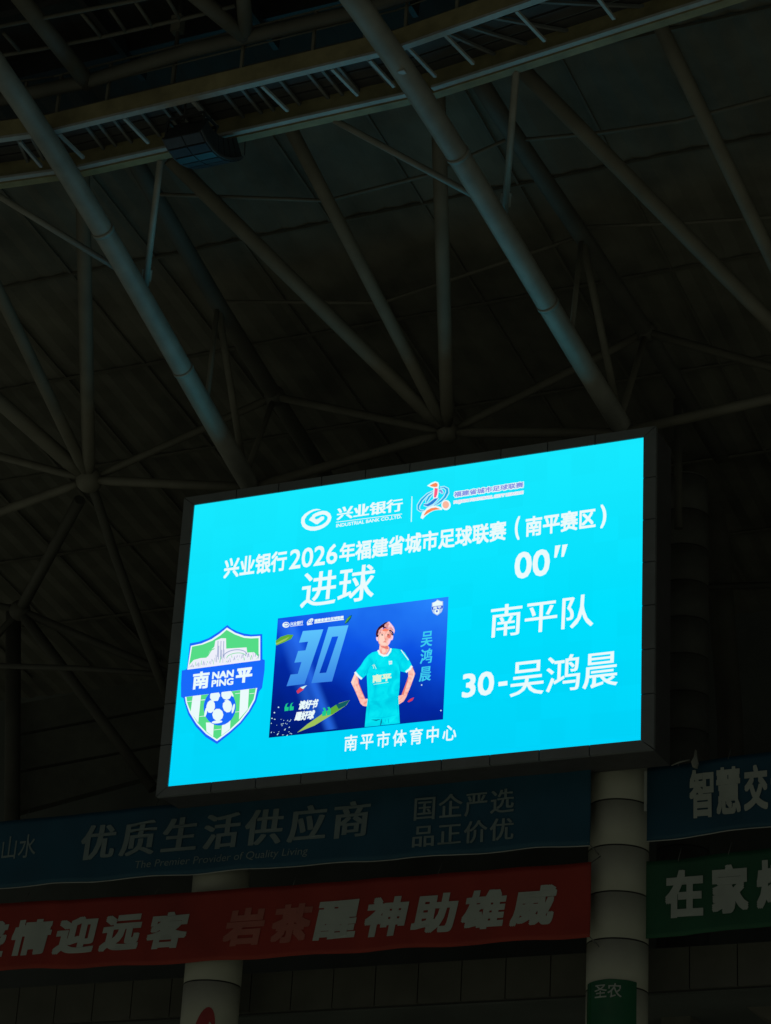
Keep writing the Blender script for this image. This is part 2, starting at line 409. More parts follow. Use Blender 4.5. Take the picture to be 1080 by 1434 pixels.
# hangers from the trusses to the catwalk
LN = onrad(204, 400, -1); RN = onrad(707, 297, 1)
for lab, c_, tops in (('pair of slim braces tying the catwalk down to the left big truss', LN, [(-30, 257), (225, 222)]),
                      ('pair of slim braces tying the catwalk down to the right big truss', RN, [(468, 168), (723, 98)])):
    t = thing('catwalk_brace', c_, lab, 'brace', 'catwalk braces')
    for x, y in tops:
        e_ = onv(x, y, ZC + .02); dd_ = (e_ - c_) / np.linalg.norm(e_ - c_)
        b = MB(); b.tube([c_, e_], .072, 12); b.build('strut', m_tube, t)
        b = MB(); b.bar(c_ + dd_ * .15, c_ + dd_ * .5, .11, .018); b.build('gusset', m_tube, t)

# ================================================================== UPPER GANTRY (behind the catwalk, dim)
ZG = 9.15
t = thing('upper_gantry', onv(100, 50, ZG), 'dim ladder like gantry frame above the catwalk at the top left', 'gantry')
for px in ([(-60, 47), (0, 37), (193, 0), (300, -22)], [(-60, 86), (0, 78), (60, 68), (142, 52), (262, 25), (330, 8)]):
    b = MB(); b.tube([onv(x, y, ZG) for x, y in px], .045, 8); b.build('side_rail', m_gantry, t)
for a_, c_ in (((5, 46), (27, 71)), ((114, 18), (142, 52)), ((154, 12), (177, 45)), ((188, 0), (214, 38)), ((231, -8), (252, 27)), ((-40, 47), (-20, 80)), ((60, 26), (88, 62))):
    b = MB(); b.tube([onv(*a_, ZG), onv(*c_, ZG)], .04, 8); b.build('rung', m_gantry, t)
b = MB(); b.tube([onv(x, y, 8.95) for x, y in ((-60, 152), (130, 112), (267, 70), (490, 18), (700, -50), (1000, -160))], .15, 14)
tag(b.build('ring_tube', m_dark), 'dim round ring tube running behind the catwalk railing', 'tube')
t = thing('inclined_props', onv(345, 52, 8.95), 'dim thick inclined props standing on the ring tube behind the catwalk', 'props')
for a_, c_, r in (((250, -26), (345, 52), .17), ((338, -40), (345, 52), .15), ((5, -32), (125, 118), .18)):
    b = MB(); b.tube([onv(*c_, 8.95), onv(*a_, 9.3)], r, 14); b.build('prop', m_gantry, t)

# ================================================================== LINE ARRAY SPEAKER
SB = onv(266, 168, ZC - .25)                          # top middle of the rigging
spk = thing('hanging_speaker', SB, 'black curved line array loudspeaker hanging from the catwalk', 'loudspeaker')
def s3(u, dn, z): return SB + HH * u + NN * dn + UP * z
HWID = .44
ang = [R(q) for q in (66, 82, 96, 107, 116, 123, 128)]
pos = np.array([.26, -.52])                           # (towards field, up) of the front edge top
hh_ = .275
for k, a_ in enumerate(ang):
    dirn = np.array([-math.sin(a_), -math.cos(a_)])   # down the front
    back = np.array([-math.cos(a_), math.sin(a_)])    # into the cabinet
    p0 = pos + dirn * .008; p1 = pos + dirn * (hh_ - .008)
    tp = .045
    b0 = p0 + back * .46 + dirn * tp; b1_ = p1 + back * .46 - dirn * tp
    vs = []
    for u in (-HWID, HWID):
        for q in (p0, p1, b1_, b0): vs.append(s3(u, q[0], q[1]))
    b = MB(); b.add(vs, [(0, 1, 2, 3), (4, 7, 6, 5), (0, 3, 7, 4), (3, 2, 6, 7), (2, 1, 5, 6), (1, 0, 4, 5)])
    cab = b.build('cabinet', m_black, spk)
    f = MB(); fr = -back * .012
    for u0, u1 in ((-HWID + .02, -.012), (.012, HWID - .02)):
        q0, q1 = p0 + dirn * .012 + fr, p1 - dirn * .012 + fr
        f.box(s3((u0 + u1) / 2, *((q0 + q1) / 2)), HH * (u1 - u0) / 2, (NN * dirn[0] + UP * dirn[1]) * (hh_ / 2 - .02), (NN * back[0] + UP * back[1]) * .008)
    f.build('grille', m_grille, cab)
    for u in (-HWID - .012, HWID + .012):
        e = MB(); e.box(s3(u, *((p0 + p1) / 2 + back * .03)), HH * .008, (NN * dirn[0] + UP * dirn[1]) * hh_ / 2, (NN * back[0] + UP * back[1]) * .03); e.build('fly_plate', m_box, cab)
    pos = pos + dirn * hh_
b = MB()
for u in (-.44, -.02, .40):
    b.bar(s3(u, .12, 0), s3(u, -.45, 0), .022, .022)
for dn in (.12, -.15, -.45): b.bar(s3(-.46, dn, .03), s3(.42, dn, .03), .022, .022)
for u in (-.44, .40):
    b.bar(s3(u, .10, 0), s3(u, .12, -.16), .02, .02, upv=HH); b.bar(s3(u, -.42, 0), s3(u, -.36, -.2), .02, .02, upv=HH)
b.bar(s3(-.46, .1, 0), s3(-.46, .12, -.52), .022, .022, upv=HH)
b.build('rigging_frame', m_black, spk)
b = MB(); b.tube([s3(-.14, .0, .02), s3(-.14, .0, 1.0)], .022, 8); b.build('chain', m_black, spk)
tail = s3(HWID, pos[0] - .05, pos[1] + .1)
b = MB(); b.tube([tail + HH * .01, s3(HWID + .0, pos[0] - .02, pos[1] + .62), s3(HWID + .02, pos[0] + .25, 1.0)], .013, 6)
b.tube([tail - HH * .78, s3(HWID - .3, pos[0] + .25, 1.0)], .007, 6)
b.build('pull_back_cable', m_black, spk)
t = thing('hanging_pole', onv(240, 120, ZC + .45), 'dark vertical conduit pole with a small box rising above the speaker', 'pole')
pp = onv(241, 122, ZC + .45)
b = MB(); b.tube([pp, pp + UP * 2.6], .045, 10); b.build('pole', m_dark, t)
b = MB(); q = pp + UP * 1.55; b.box(q - HH * .02, HH * .11, NN * .1, UP * .2); b.build('junction_box', m_dim, t)

# ================================================================== COLUMNS
def column(name, u, wv, vtop, r, label, group, sp=1.05, v0=-5.95, zbot=-28.8, mat=None):
    t = thing(name, P(u, zbot, wv), label, 'column', group)
    prof = []; v = vtop
    rings = []
    k = math.ceil((vtop - v0) / sp); vv = v0 + k * sp
    while vv > zbot:
        if vv < vtop: rings.append(vv)
        vv -= sp
    prof = [(vtop, r)]
    for q in rings: prof += [(q + .016, r), (q + .009, r - .018), (q - .009, r - .018), (q - .016, r)]
    prof.append((zbot, r))
    b = MB(); n = 48; vs = []; fs = []; mi = []
    for (v, rr) in prof:
        for i in range(n):
            a = 2 * math.pi * i / n; vs.append(P(u + rr * math.cos(a), v, wv + rr * math.sin(a)))
    for j in range(len(prof) - 1):
        for i in range(n):
            fs.append((j * n + i, j * n + (i + 1) % n, (j + 1) * n + (i + 1) % n, (j + 1) * n + i))
    b.add(vs, fs, 0, False)
    for j in range(len(prof) - 1):
        g_ = j > 0 and (j % 4) in (1, 2, 3)
        for i in range(n):
            idx = j * n + i; b.m[idx] = 1 if g_ else 0; b.sm[idx] = not g_
    b.add([P(u, vtop, wv)] + [P(u + r * math.cos(2 * math.pi * i / n), vtop, wv + r * math.sin(2 * math.pi * i / n)) for i in range(n)],
          [(0, 1 + i, 1 + (i + 1) % n) for i in range(n)])
    b.build('cladding', [mat or m_col, m_groove], t)
    return t
vr = [uvw(onw(866, y, -1.8 + .62))[1] for y in (1118, 1181.5, 1246.7, 1312, 1380)]
SPC = (vr[0] - vr[-1]) / 4
RC = .63
column('round_column', 4.41, -1.8, 3.6, RC, 'round cream clad column under the right end of the screen', 'clad columns under the screen', SPC, vr[0])
column('round_column', -4.98, -1.8, 3.6, RC, 'round cream clad column behind the red banner, under the left end of the screen', 'clad columns under the screen', SPC, vr[0] - .35)
u2 = uvw(onw(957, 900, -9.5))[0]
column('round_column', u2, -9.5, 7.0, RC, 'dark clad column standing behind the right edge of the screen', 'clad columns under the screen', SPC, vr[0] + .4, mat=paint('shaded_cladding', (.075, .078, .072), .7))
# slim leaning tubes of the outer frame
for lab, pts, wv, r in (('slim dark leaning tube right of the dark rear column', [(985, 640), (1004, 760), (1022, 1000), (1024, 1100)], -12, .33),
                        ('slim dark upright tube beside the upper right corner of the screen', [(949, 560), (950, 740)], -5, .1),
                        ('dark horizontal rail tube far right of the screen', [(985, 822), (1180, 816)], -11, .09),
                        ('dark upright tube at the far left edge below the strut fan', [(19, 850), (17, 1180)], -9, .22),
                        ('thin horizontal tie tube left of the screen', [(-60, 930), (110, 936), (250, 946)], -5, .075)):
    b = MB(); b.tube([onw(x, y, wv) for x, y in pts], r, 16)
    tag(b.build('frame_tube', m_dark), lab, 'tube', 'dark frame tubes behind the screen')
N2 = onw(28, 855, -8)
t = thing('strut_fan', N2, 'small dark strut fan low at the left, under the larger ball node', 'strut fan', 'strut fans between the roof trusses')
b = MB(); b.ball(N2, .3); b.build('ball_node', m_dark, t)
for q, r in ((onw(-60, 835, -8), .1), (onw(240, 945, -9), .12), (onw(112, 700, -5), .16), (onw(215, 1105, -9), .15), (onw(-50, 940, -8), .1)):
    b = MB(); b.tube([N2, q], r, 12); b.build('strut', m_dark, t)
b = MB(); b.tube([A_, onw(136, 700, -2.3), onw(160, 775, -3), onw(205, 900, -4), onw(240, 990, -5)], .12, 14)
tag(b.build('frame_tube', m_dark), 'dark bent strut running down from the ball node to the left screen edge', 'tube', 'dark frame tubes behind the screen')

# ================================================================== LED SCREEN
SW, SH = 5.5, 3.4218
led = thing('led_screen', P(0, -SH - .25, -.55), 'large lit led video screen showing a cyan football goal announcement', 'video screen')
b = MB(); b.box(P(0, 0, -.62), HH * (SW + .24), UP * (SH + .2), NN * .52); b.build('cabinet', m_box, led)
# clad frame: mitred, made of panels with open joints
fo, fi = .285, 0.0
b = MB()
def fpanel(corners, th=.10, w0=-.1):
    f_ = [P(u, v, w0 + th) for u, v in corners]; k_ = [P(u, v, w0) for u, v in corners]
    b.add(f_ + k_, [(0, 1, 2, 3), (7, 6, 5, 4), (0, 4, 5, 1), (1, 5, 6, 2), (2, 6, 7, 3), (3, 7, 4, 0)])
gp = .012; FO = .285; FT = .225
def edge_u(v_in, v_out, nseg):
    for i in range(nseg):
        a = -SW + 2 * SW * i / nseg; c = -SW + 2 * SW * (i + 1) / nseg
        a0 = a - (FO if i == 0 else -gp); c0 = c + (FO if i == nseg - 1 else -gp)
        ai = a + (gp if i else .0); ci = c - (gp if i < nseg - 1 else 0)
        fpanel([(ai, v_in), (ci, v_in), (c0 - (gp * 1.4 if i == nseg - 1 else 0), v_out), (a0 + (gp * 1.4 if i == 0 else 0), v_out)])
edge_u(SH + .004, SH + FT, 10); edge_u(-SH - .004, -SH - FT, 10)
def edge_v(u_in, u_out, nseg):
    for i in range(nseg):
        a = -SH + 2 * SH * i / nseg; c = -SH + 2 * SH * (i + 1) / nseg
        a0 = a - (FT if i == 0 else -gp); c0 = c + (FT if i == nseg - 1 else -gp)
        ai = a + (gp if i else .0); ci = c - (gp if i < nseg - 1 else 0)
        fpanel([(u_in, ai), (u_in, ci), (u_out, c0 - (gp * 1.4 if i == nseg - 1 else 0)), (u_out, a0 + (gp * 1.4 if i == 0 else 0))])
edge_v(SW + .004, SW + FO, 7); edge_v(-SW - .004, -SW - FO, 7)
b.build('screen_frame', m_frame, led)
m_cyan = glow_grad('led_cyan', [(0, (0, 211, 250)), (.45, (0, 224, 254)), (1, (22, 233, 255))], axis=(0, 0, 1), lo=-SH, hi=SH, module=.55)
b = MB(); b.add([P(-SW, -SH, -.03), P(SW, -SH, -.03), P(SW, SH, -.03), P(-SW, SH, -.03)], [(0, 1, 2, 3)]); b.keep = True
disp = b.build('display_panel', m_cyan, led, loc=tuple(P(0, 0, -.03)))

W0 = -.03
def suv(x, y): q = uvw(onw(x, y, 0)); return q[0], q[1]
def splace(u, v, d): return P(u, v, W0 + d)
g_white = glow('led_white', (234, 251, 252)); g_soft = glow('led_soft_white', (205, 250, 250))
LAY = .0025
def text(mb, s, bl, tr, layer=1, **k):
    u0, v0 = suv(*bl); u1, v1 = suv(*tr)
    lettering(mb, s, u0, u1, v0, v1, splace, d0=LAY * layer, dd=.0001, **k)
def tri_poly(mb, pts2, d, mi=0):                     # pts2 in (u,v); concave safe
    from mathutils.geometry import tessellate_polygon
    tr_ = tessellate_polygon([[Vector((a, b_, 0)) for a, b_ in pts2]])
    mb.add([splace(a, b_, d) for a, b_ in pts2], [tuple(x) for x in tr_], mi)
class CV:                                            # drawing on the display in the coordinates of an enlarged detail
    def __init__(s, x0, y0, k): s.x0, s.y0, s.k = x0, y0, k
    def uv(s, X, Y): return suv(s.x0 + X / s.k, s.y0 + Y / s.k)
    def poly(s, mb, pts, layer, mi): tri_poly(mb, [s.uv(*p) for p in pts], LAY * layer, mi)
    def ell(s, mb, c, rx, ry, layer, mi, rot=0, n=28, a0=0, a1=360):
        pts = []
        for i in range(n + (a1 - a0 < 360)):
            a = R(a0 + (a1 - a0) * i / n); x, y = rx * math.cos(a), ry * math.sin(a)
            pts.append((c[0] + x * math.cos(R(rot)) - y * math.sin(R(rot)), c[1] + x * math.sin(R(rot)) + y * math.cos(R(rot))))
        s.poly(mb, pts, layer, mi)
    def stroke(s, mb, pts, wd, layer, mi):
        ws = wd if hasattr(wd, '__len__') else [wd] * len(pts)
        L_, R_ = [], []
        for i, p in enumerate(pts):
            a = pts[max(i - 1, 0)]; c = pts[min(i + 1, len(pts) - 1)]; dx, dy = c[0] - a[0], c[1] - a[1]; l = math.hypot(dx, dy) or 1
            L_.append((p[0] - dy / l * ws[i] / 2, p[1] + dx / l * ws[i] / 2)); R_.append((p[0] + dy / l * ws[i] / 2, p[1] - dx / l * ws[i] / 2))
        for i in range(len(pts) - 1): 
            q = [L_[i], L_[i + 1], R_[i + 1], R_[i]]
            mb.add([splace(*s.uv(*z), LAY * layer) for z in q], [(0, 1, 2, 3)], mi)
    def earc(s, c, rx, ry, rot, a0, a1, n=24):
        o = []
        for i in range(n + 1):
            a = R(a0 + (a1 - a0) * i / n); x, y = rx * math.cos(a), ry * math.sin(a)
            o.append((c[0] + x * math.cos(R(rot)) - y * math.sin(R(rot)), c[1] + x * math.sin(R(rot)) + y * math.cos(R(rot))))
        return o
    def text(s, mb, t_, bl, tr, layer, **k):
        text(mb, t_, (s.x0 + bl[0] / s.k, s.y0 + bl[1] / s.k), (s.x0 + tr[0] / s.k, s.y0 + tr[1] / s.k), layer, **k)
def sbuild(mb, name, mats): mb.keep = True; return mb.build(name, mats, disp)

# --- headline
b = MB()
def ty(x): return 810 - .1385 * (x - 312)
for s_, x0, x1, hgt, bo in (('兴业银行', 312, 402, 28, .027), ('2026', 404, 473, 27.5, .014), ('年福建省城市足球联赛', 474, 709, 27.5, .027),
                            ('(', 720, 728, 33, .03), ('南平赛区', 735, 834, 28, .027), (')', 840, 849, 33, .03)):
    y0 = ty(x0) + (2.5 if s_ in '()' else 0); text(b, s_, (x0, y0), (x1, ty(x1) + (2.5 if s_ in '()' else 0) - hgt), bold=bo)
sbuild(b, 'headline_text', g_white)
b = MB(); text(b, '进球', (419, 852), (526.5, 788), bold=.006, xbold=.006, shear=.03); sbuild(b, 'goal_text', g_white)
b = MB(); text(b, '00', (719.5, 811), (770, 767), bold=.02)
for x in (776, 786): 
    p_ = [suv(*q) for q in ((x + 1, 763.5 - (x - 776) * .12), (x + 8.5, 762.5 - (x - 776) * .12), (x + 3, 780 - (x - 776) * .12), (x - .5, 780.5 - (x - 776) * .12))]
    tri_poly(b, p_, LAY)
sbuild(b, 'clock_text', g_white)
b = MB(); text(b, '南平队', (685, 893), (832, 830), bold=.004, xbold=.008, shear=.02); sbuild(b, 'team_text', g_white)
b = MB(); text(b, '30', (646, 977), (692, 938.5), bold=.022)
p_ = [suv(*q) for q in ((697.5, 960.5), (710, 959), (710, 953), (697.5, 954.5))]; tri_poly(b, p_, LAY)
text(b, '吴鸿晨', (713, 976), (866, 908), bold=.004, xbold=.008, shear=.02); sbuild(b, 'scorer_text', g_white)
b = MB(); text(b, '南平市体育中心', (481, 1052), (639, 1013), bold=.016, spacing=1.32); sbuild(b, 'venue_text', g_white)

# --- bank logo
c3 = CV(400, 660, 3.0)
b = MB()
cb = CV(416, 706, 20.0)
sp_ = [(650, 140), (540, 140), (440, 160), (330, 215), (230, 290), (160, 385), (150, 490), (180, 575), (260, 640), (370, 672), (480, 675), (600, 650), (720, 600), (820, 525), (880, 440), (900, 360), (870, 285), (800, 235), (710, 222), (610, 245), (510, 285), (430, 335)]
sw_ = [8, 40, 50, 60, 80, 100, 104, 112, 118, 116, 112, 104, 96, 92, 96, 104, 112, 112, 104, 100, 90, 90]
cb.stroke(b, sp_, sw_, 1, 0)
cb.poly(b, [(318, 432), (370, 360), (440, 300), (500, 280), (490, 360), (480, 380), (520, 415), (590, 390), (660, 335), (730, 330), (752, 370), (735, 415), (650, 480), (565, 548), (510, 545), (410, 480)], 1.5, 0)
c3.text(b, '兴业银行', (212, 204), (492, 110), 1, bold=.012, xbold=.03)
c3.stroke(b, [(210, 212), (487, 177)], 2.6, 1, 0)
c3.text(b, 'INDUSTRIAL BANK CO.,LTD.', (210, 236), (486, 180), 1, bold=.02, shear=0)
b2_ = b
# small latin line follows the slope of the display, so place it by its own ends
c3.stroke(b, [(529, 103), (526, 210)], 4.0, 1, 2)
sbuild(b, 'bank_logo', [g_white, m_cyan, g_soft])
# --- league logo
c6 = CV(570, 670, 6.353)
b = MB(); ML = [g_white, glow('led_orange', (250, 140, 90)), glow('led_pink', (250, 95, 135)), glow('led_logo_blue', (40, 130, 215)), glow('led_violet', (132, 146, 225)), glow('led_pale_pink', (225, 225, 250))]
cl = CV(580, 665, 18.0)
ML += [glow('led_ring_cyan', (25, 175, 230)), glow('led_outline', (185, 238, 255)), glow('led_peach', (250, 185, 160))]
rings = [([(480, 395), (330, 475), (185, 620), (100, 760), (95, 850), (150, 895), (240, 890)], [8, 30, 48, 52, 40, 26, 6], 6),
         ([(640, 305), (740, 300), (820, 350), (825, 430), (770, 540), (670, 650), (560, 740)], [8, 30, 60, 64, 54, 38, 8], 6),
         ([(465, 455), (370, 540), (310, 640), (300, 690)], [8, 46, 40, 10], 6), ([(230, 740), (330, 755), (440, 690), (530, 610), (600, 560)], [20, 60, 76, 60, 10], 3),
         ([(615, 395), (660, 385), (695, 430), (690, 470)], [30, 54, 40, 10], 4), ([(300, 840), (430, 800), (560, 720), (690, 600)], [4, 14, 14, 4], 6)]
for p_, w_, mi in rings: cl.stroke(b, p_, [q + 44 for q in w_], 1, 7)
for p_, w_, mi in rings: cl.stroke(b, p_, w_, 2, mi)
cl.poly(b, [(315, 265), (420, 195), (520, 155), (600, 180), (622, 245), (605, 330), (610, 420), (580, 580), (470, 585), (480, 330), (400, 300)], 3.5, 0)
cl.poly(b, [(385, 262), (470, 212), (540, 190), (585, 215), (580, 285), (520, 298), (440, 285)], 4, 1); cl.poly(b, [(510, 322), (590, 335), (575, 480), (540, 560), (490, 560)], 4, 2)
cl.stroke(b, [(180, 1090), (240, 980), (360, 880), (480, 825), (600, 830), (700, 850)], [60, 120, 130, 130, 90, 50], 3.4, 0)
cl.stroke(b, [(240, 1010), (330, 920), (430, 865), (540, 840), (640, 855)], [20, 70, 70, 60, 8], 4, 1)
cl.ell(b, (795, 752), 118, 128, 3.5, 0); cl.ell(b, (790, 745), 82, 92, 4, 8)
c6.text(b, '福建省城市足球联赛', (408, 172), (1040, 18), 1, bold=.11, mi=0)
c6.text(b, '福建省城市足球联赛', (414, 164), (1034, 26), 2.2, bold=.03, mi=4)
sbuild(b, 'league_logo', ML)
# the latin line under it
b = MB()
c6.text(b, 'FUJIAN FOOTBALL CITY LEAGUE', (408, 232), (1036, 102), 1, bold=.16, mi=0)
c6.text(b, 'FUJIAN FOOTBALL CITY LEAGUE', (412, 226), (1032, 108), 4, bold=.0, mi=1)
sbuild(b, 'league_text', [g_white, glow('led_line_pink', (222, 190, 225))])

# --- club crest
c7 = CV(240, 860, 7.2)
b = MB(); MC = [glow('led_crest_blue', (25, 105, 250)), g_white, glow('led_crest_green', (85, 220, 135)), glow('led_grey_lilac', (150, 165, 205)), glow('led_building', (238, 240, 252))]
shield = [(560, 105), (600, 140), (660, 170), (730, 192), (800, 202), (912, 196), (914, 450), (938, 460), (935, 560), (910, 740), (880, 775), (850, 880), (790, 985), (700, 1100), (590, 1200), (455, 1306), (340, 1235), (240, 1130), (165, 1010), (125, 880), (118, 845), (95, 832), (98, 700), (110, 568), (152, 548), (182, 290), (270, 275), (370, 238), (470, 175)]
c7.poly(b, shield, 1, 0)
c7.poly(b, [(557, 132), (640, 184), (730, 216), (800, 222), (892, 216), (892, 470), (155, 566), (192, 316), (300, 292), (400, 248), (480, 195)], 2, 1)
c7.poly(b, [(553, 156), (640, 204), (730, 236), (800, 242), (876, 238), (876, 460), (168, 554), (205, 325), (310, 304), (410, 264), (490, 212)], 3, 2)
c7.poly(b, [(158, 562), (180, 505), (220, 460), (290, 440), (350, 436), (385, 370), (430, 325), (440, 265), (500, 240), (548, 240), (550, 345), (620, 340), (755, 332), (762, 385), (830, 380), (885, 440), (888, 466)], 4, 4)
for i in range(46):
    X = 175 + i * 15.5; rngs = (545 - i * 1.9)
    top = 470 if X < 380 else (275 if 440 < X < 545 else 400)
    ht = random.uniform(14, 46) if not 440 < X < 545 else random.uniform(60, 150)
    yb = 555 - (X - 158) * .13 - random.uniform(12, 60 if X > 350 else 30)
    c7.stroke(b, [(X, yb), (X + random.uniform(-8, 12), yb - ht)], random.uniform(3, 7), 5, 3 if i % 4 else 2)
for X in (462, 492, 520): c7.stroke(b, [(X, 430), (X + 6, 268)], 7, 5, 3)
c7.stroke(b, c7.earc((640, 420), 120, 62, -8, 180, 360, 16), 8, 5, 3); c7.stroke(b, c7.earc((650, 430), 95, 40, -8, 180, 360, 16), 6, 5, 2)
c7.stroke(b, [(360, 425), (400, 360), (432, 345)], 9, 5, 2)
c7.poly(b, [(133, 832), (862, 740), (838, 860), (775, 975), (690, 1085), (585, 1180), (455, 1278), (345, 1205), (250, 1105), (178, 990), (142, 890)], 2, 1)
low = [(148, 832), (848, 744), (825, 855), (765, 965), (680, 1072), (580, 1165), (455, 1258), (352, 1190), (262, 1095), (192, 985), (156, 890)]
c7.poly(b, low, 3, 2)
for q in ([(212, 822), (296, 812), (268, 1092), (190, 985)], [(692, 764), (780, 752), (768, 955), (678, 1060)], [(345, 1090), (426, 1090), (418, 1232), (350, 1182)], [(508, 1080), (594, 1040), (588, 1156), (500, 1222)]):
    c7.poly(b, q, 4, 1)
for yl, xa, xb in ((880, 155, 330), (1030, 280, 345), (800, 640, 690), (985, 640, 690), (1165, 425, 500), (865, 300, 340), (800, 785, 835)):
    c7.stroke(b, [(xa, yl), (xb, yl - (xb - xa) * .12)], 5, 4, 4)
c7.ell(b, (485, 935), 162, 186, 5, 0, rot=6)
for cx, cy, rx, ry, rt_ in ((438, 826, 52, 56, 20), (552, 808, 52, 54, -20), (394, 930, 44, 66, 8), (562, 925, 48, 66, -8), (466, 1012, 56, 62, 0)):
    c7.ell(b, (cx, cy), rx, ry, 6, 1, rot=rt_, n=10)
for cx, cy, rx, ry, rt_ in ((345, 985, 12, 50, 12), (622, 950, 12, 50, 14), (458, 1085, 54, 15, -6), (605, 800, 10, 36, -30), (465, 765, 30, 6, -8)):
    c7.ell(b, (cx, cy), rx, ry, 6, 1, rot=rt_, n=16)
st = []
for i in range(10):
    a = R(-90 + 36 * i); r_ = 62 if i % 2 == 0 else 27; st.append((484 + r_ * math.cos(a), 896 + r_ * math.sin(a) * 1.1))
c7.poly(b, st, 7, 0)
c7.poly(b, [(104, 566), (936, 458), (938, 560), (912, 736), (96, 834), (96, 700)], 8, 0)
c7.text(b, '南', (206, 762), (388, 568), 9, bold=.035, mi=1); c7.text(b, '平', (644, 700), (822, 530), 9, bold=.05, mi=1)
c7.text(b, 'NAN', (408, 656), (632, 558), 9, bold=.04, mi=1); c7.text(b, 'PING', (402, 736), (628, 640), 9, bold=.035, mi=1)
sbuild(b, 'club_crest', MC)

# --- player picture
c4 = CV(370, 830, 4.0)
q_ = [c4.uv(*p) for p in ((75, 143), (1030, 18), (1000, 708), (22, 810))]
pu0, pu1 = (q_[0][0] + q_[3][0]) / 2, (q_[1][0] + q_[2][0]) / 2; pv1, pv0 = (q_[0][1] + q_[1][1]) / 2, (q_[2][1] + q_[3][1]) / 2
ax = np.array(HH) * .35 + UP * 1.0
m_pic = glow_grad('led_picture_blue', [(0, (0, 18, 88)), (.35, (2, 40, 160)), (.65, (12, 82, 228)), (1, (40, 135, 255))], axis=tuple(ax), lo=pv0 - 1.0, hi=pv1 + .4, noise=.35, module=.55)
b = MB(); b.add([splace(a, v_, LAY) for a, v_ in ((pu0, pv0), (pu1, pv0), (pu1, pv1), (pu0, pv1))], [(0, 1, 2, 3)])
sbuild(b, 'player_picture', m_pic)
def beam_mat(name, srgb, a_, c_, half, k):
    m = bpy.data.materials.new(name); m.use_nodes = True; t = m.node_tree; t.nodes.clear()
    d_ = np.array([c_[0] - a_[0], c_[1] - a_[1]]); d_ /= np.linalg.norm(d_); pr = np.array([-d_[1], d_[0]]); off = pr @ np.array(a_)
    tc = t.nodes.new('ShaderNodeTexCoord'); dt = t.nodes.new('ShaderNodeVectorMath'); dt.operation = 'DOT_PRODUCT'; dt.inputs[1].default_value = tuple(HH * pr[0] + UP * pr[1])
    t.links.new(tc.outputs['Object'], dt.inputs[0])
    sb = t.nodes.new('ShaderNodeMath'); sb.operation = 'SUBTRACT'; sb.inputs[1].default_value = off; t.links.new(dt.outputs['Value'], sb.inputs[0])
    ab = t.nodes.new('ShaderNodeMath'); ab.operation = 'ABSOLUTE'; t.links.new(sb.outputs[0], ab.inputs[0])
    mr = t.nodes.new('ShaderNodeMapRange'); mr.interpolation_type = 'SMOOTHSTEP'; mr.inputs['From Max'].default_value = half; mr.inputs['To Min'].default_value = k; mr.inputs['To Max'].default_value = 0
    t.links.new(ab.outputs[0], mr.inputs['Value'])
    e_ = t.nodes.new('ShaderNodeEmission'); e_.inputs[0].default_value = (*lin(srgb), 1); e_.inputs[1].default_value = LED
    tr_ = t.nodes.new('ShaderNodeBsdfTransparent'); mx = t.nodes.new('ShaderNodeMixShader'); o_ = t.nodes.new('ShaderNodeOutputMaterial')
    t.links.new(mr.outputs[0], mx.inputs[0]); t.links.new(tr_.outputs[0], mx.inputs[1]); t.links.new(e_.outputs[0], mx.inputs[2]); t.links.new(mx.outputs[0], o_.inputs[0]); return m
for a_, c_, hw, k_, quad in (((205, 330), (375, 775), .20, .62, [(60, 160), (460, 200), (470, 752), (200, 786)]), ((110, 190), (230, 560), .26, .4, [(70, 150), (400, 150), (420, 700), (60, 720)])):
    b = MB(); c4.poly(b, [(quad[0][0], quad[0][1] + 0), quad[1], quad[2], quad[3]], 1.5 + (.4 if hw < .25 else 0), 0)
    sbuild(b, 'light_beam', beam_mat('led_beam', (45, 120, 250), c4.uv(*a_), c4.uv(*c_), hw, k_))
m_num = glow_grad('led_number_blue', [(0, (45, 115, 225)), (1, (95, 200, 255))], axis=(0, 0, 1), lo=pv0 + .9, hi=pv1 - .3)
b = MB()
c4.poly(b, [(215, 213), (329, 203), (224, 509), (123, 522), (146, 457), (186, 453), (207, 386), (167, 390), (188, 325), (229, 321), (244, 272), (193, 278)], 3, 0)
c4.poly(b, [(358, 190), (470, 180), (413, 242), (378, 245)], 3, 0); c4.poly(b, [(470, 180), (378, 495), (345, 446), (413, 242)], 3, 0)
c4.poly(b, [(378, 495), (262, 505), (307, 449), (345, 446)], 3, 0); c4.poly(b, [(262, 505), (358, 190), (378, 245), (307, 449)], 3, 0)
sbuild(b, 'number_text', m_num)
b = MB(); MLf = [glow('led_leaf', (95, 172, 55)), glow('led_leaf_light', (160, 195, 90)), glow('led_leaf_dark', (15, 95, 100)), glow('led_petal', (210, 60, 90)), g_soft]
c4.poly(b, [(62, 268), (90, 245), (130, 232), (162, 234), (150, 256), (110, 276), (66, 294)], 2.5, 0); c4.poly(b, [(62, 282), (100, 262), (140, 244), (120, 264), (66, 290)], 2.8, 1)
c4.poly(b, [(448, 175), (455, 150), (475, 128), (490, 122), (484, 142), (468, 164)], 2.5, 2); c4.stroke(b, [(453, 166), (466, 146), (482, 130)], [4, 9, 3], 2.7, 0)
c4.poly(b, [(182, 782), (240, 734), (330, 672), (420, 616), (478, 598), (458, 628), (378, 682), (280, 742)], 2.5, 1); c4.poly(b, [(330, 672), (400, 626), (478, 598), (455, 629), (378, 680)], 2.8, 0)
c4.poly(b, [(400, 625), (478, 598), (455, 630), (415, 650)], 3, 2)
c4.poly(b, [(178, 550), (200, 528), (232, 520), (214, 545), (186, 564)], 3, 3); c4.poly(b, [(200, 528), (238, 516), (215, 538)], 3.2, 4)
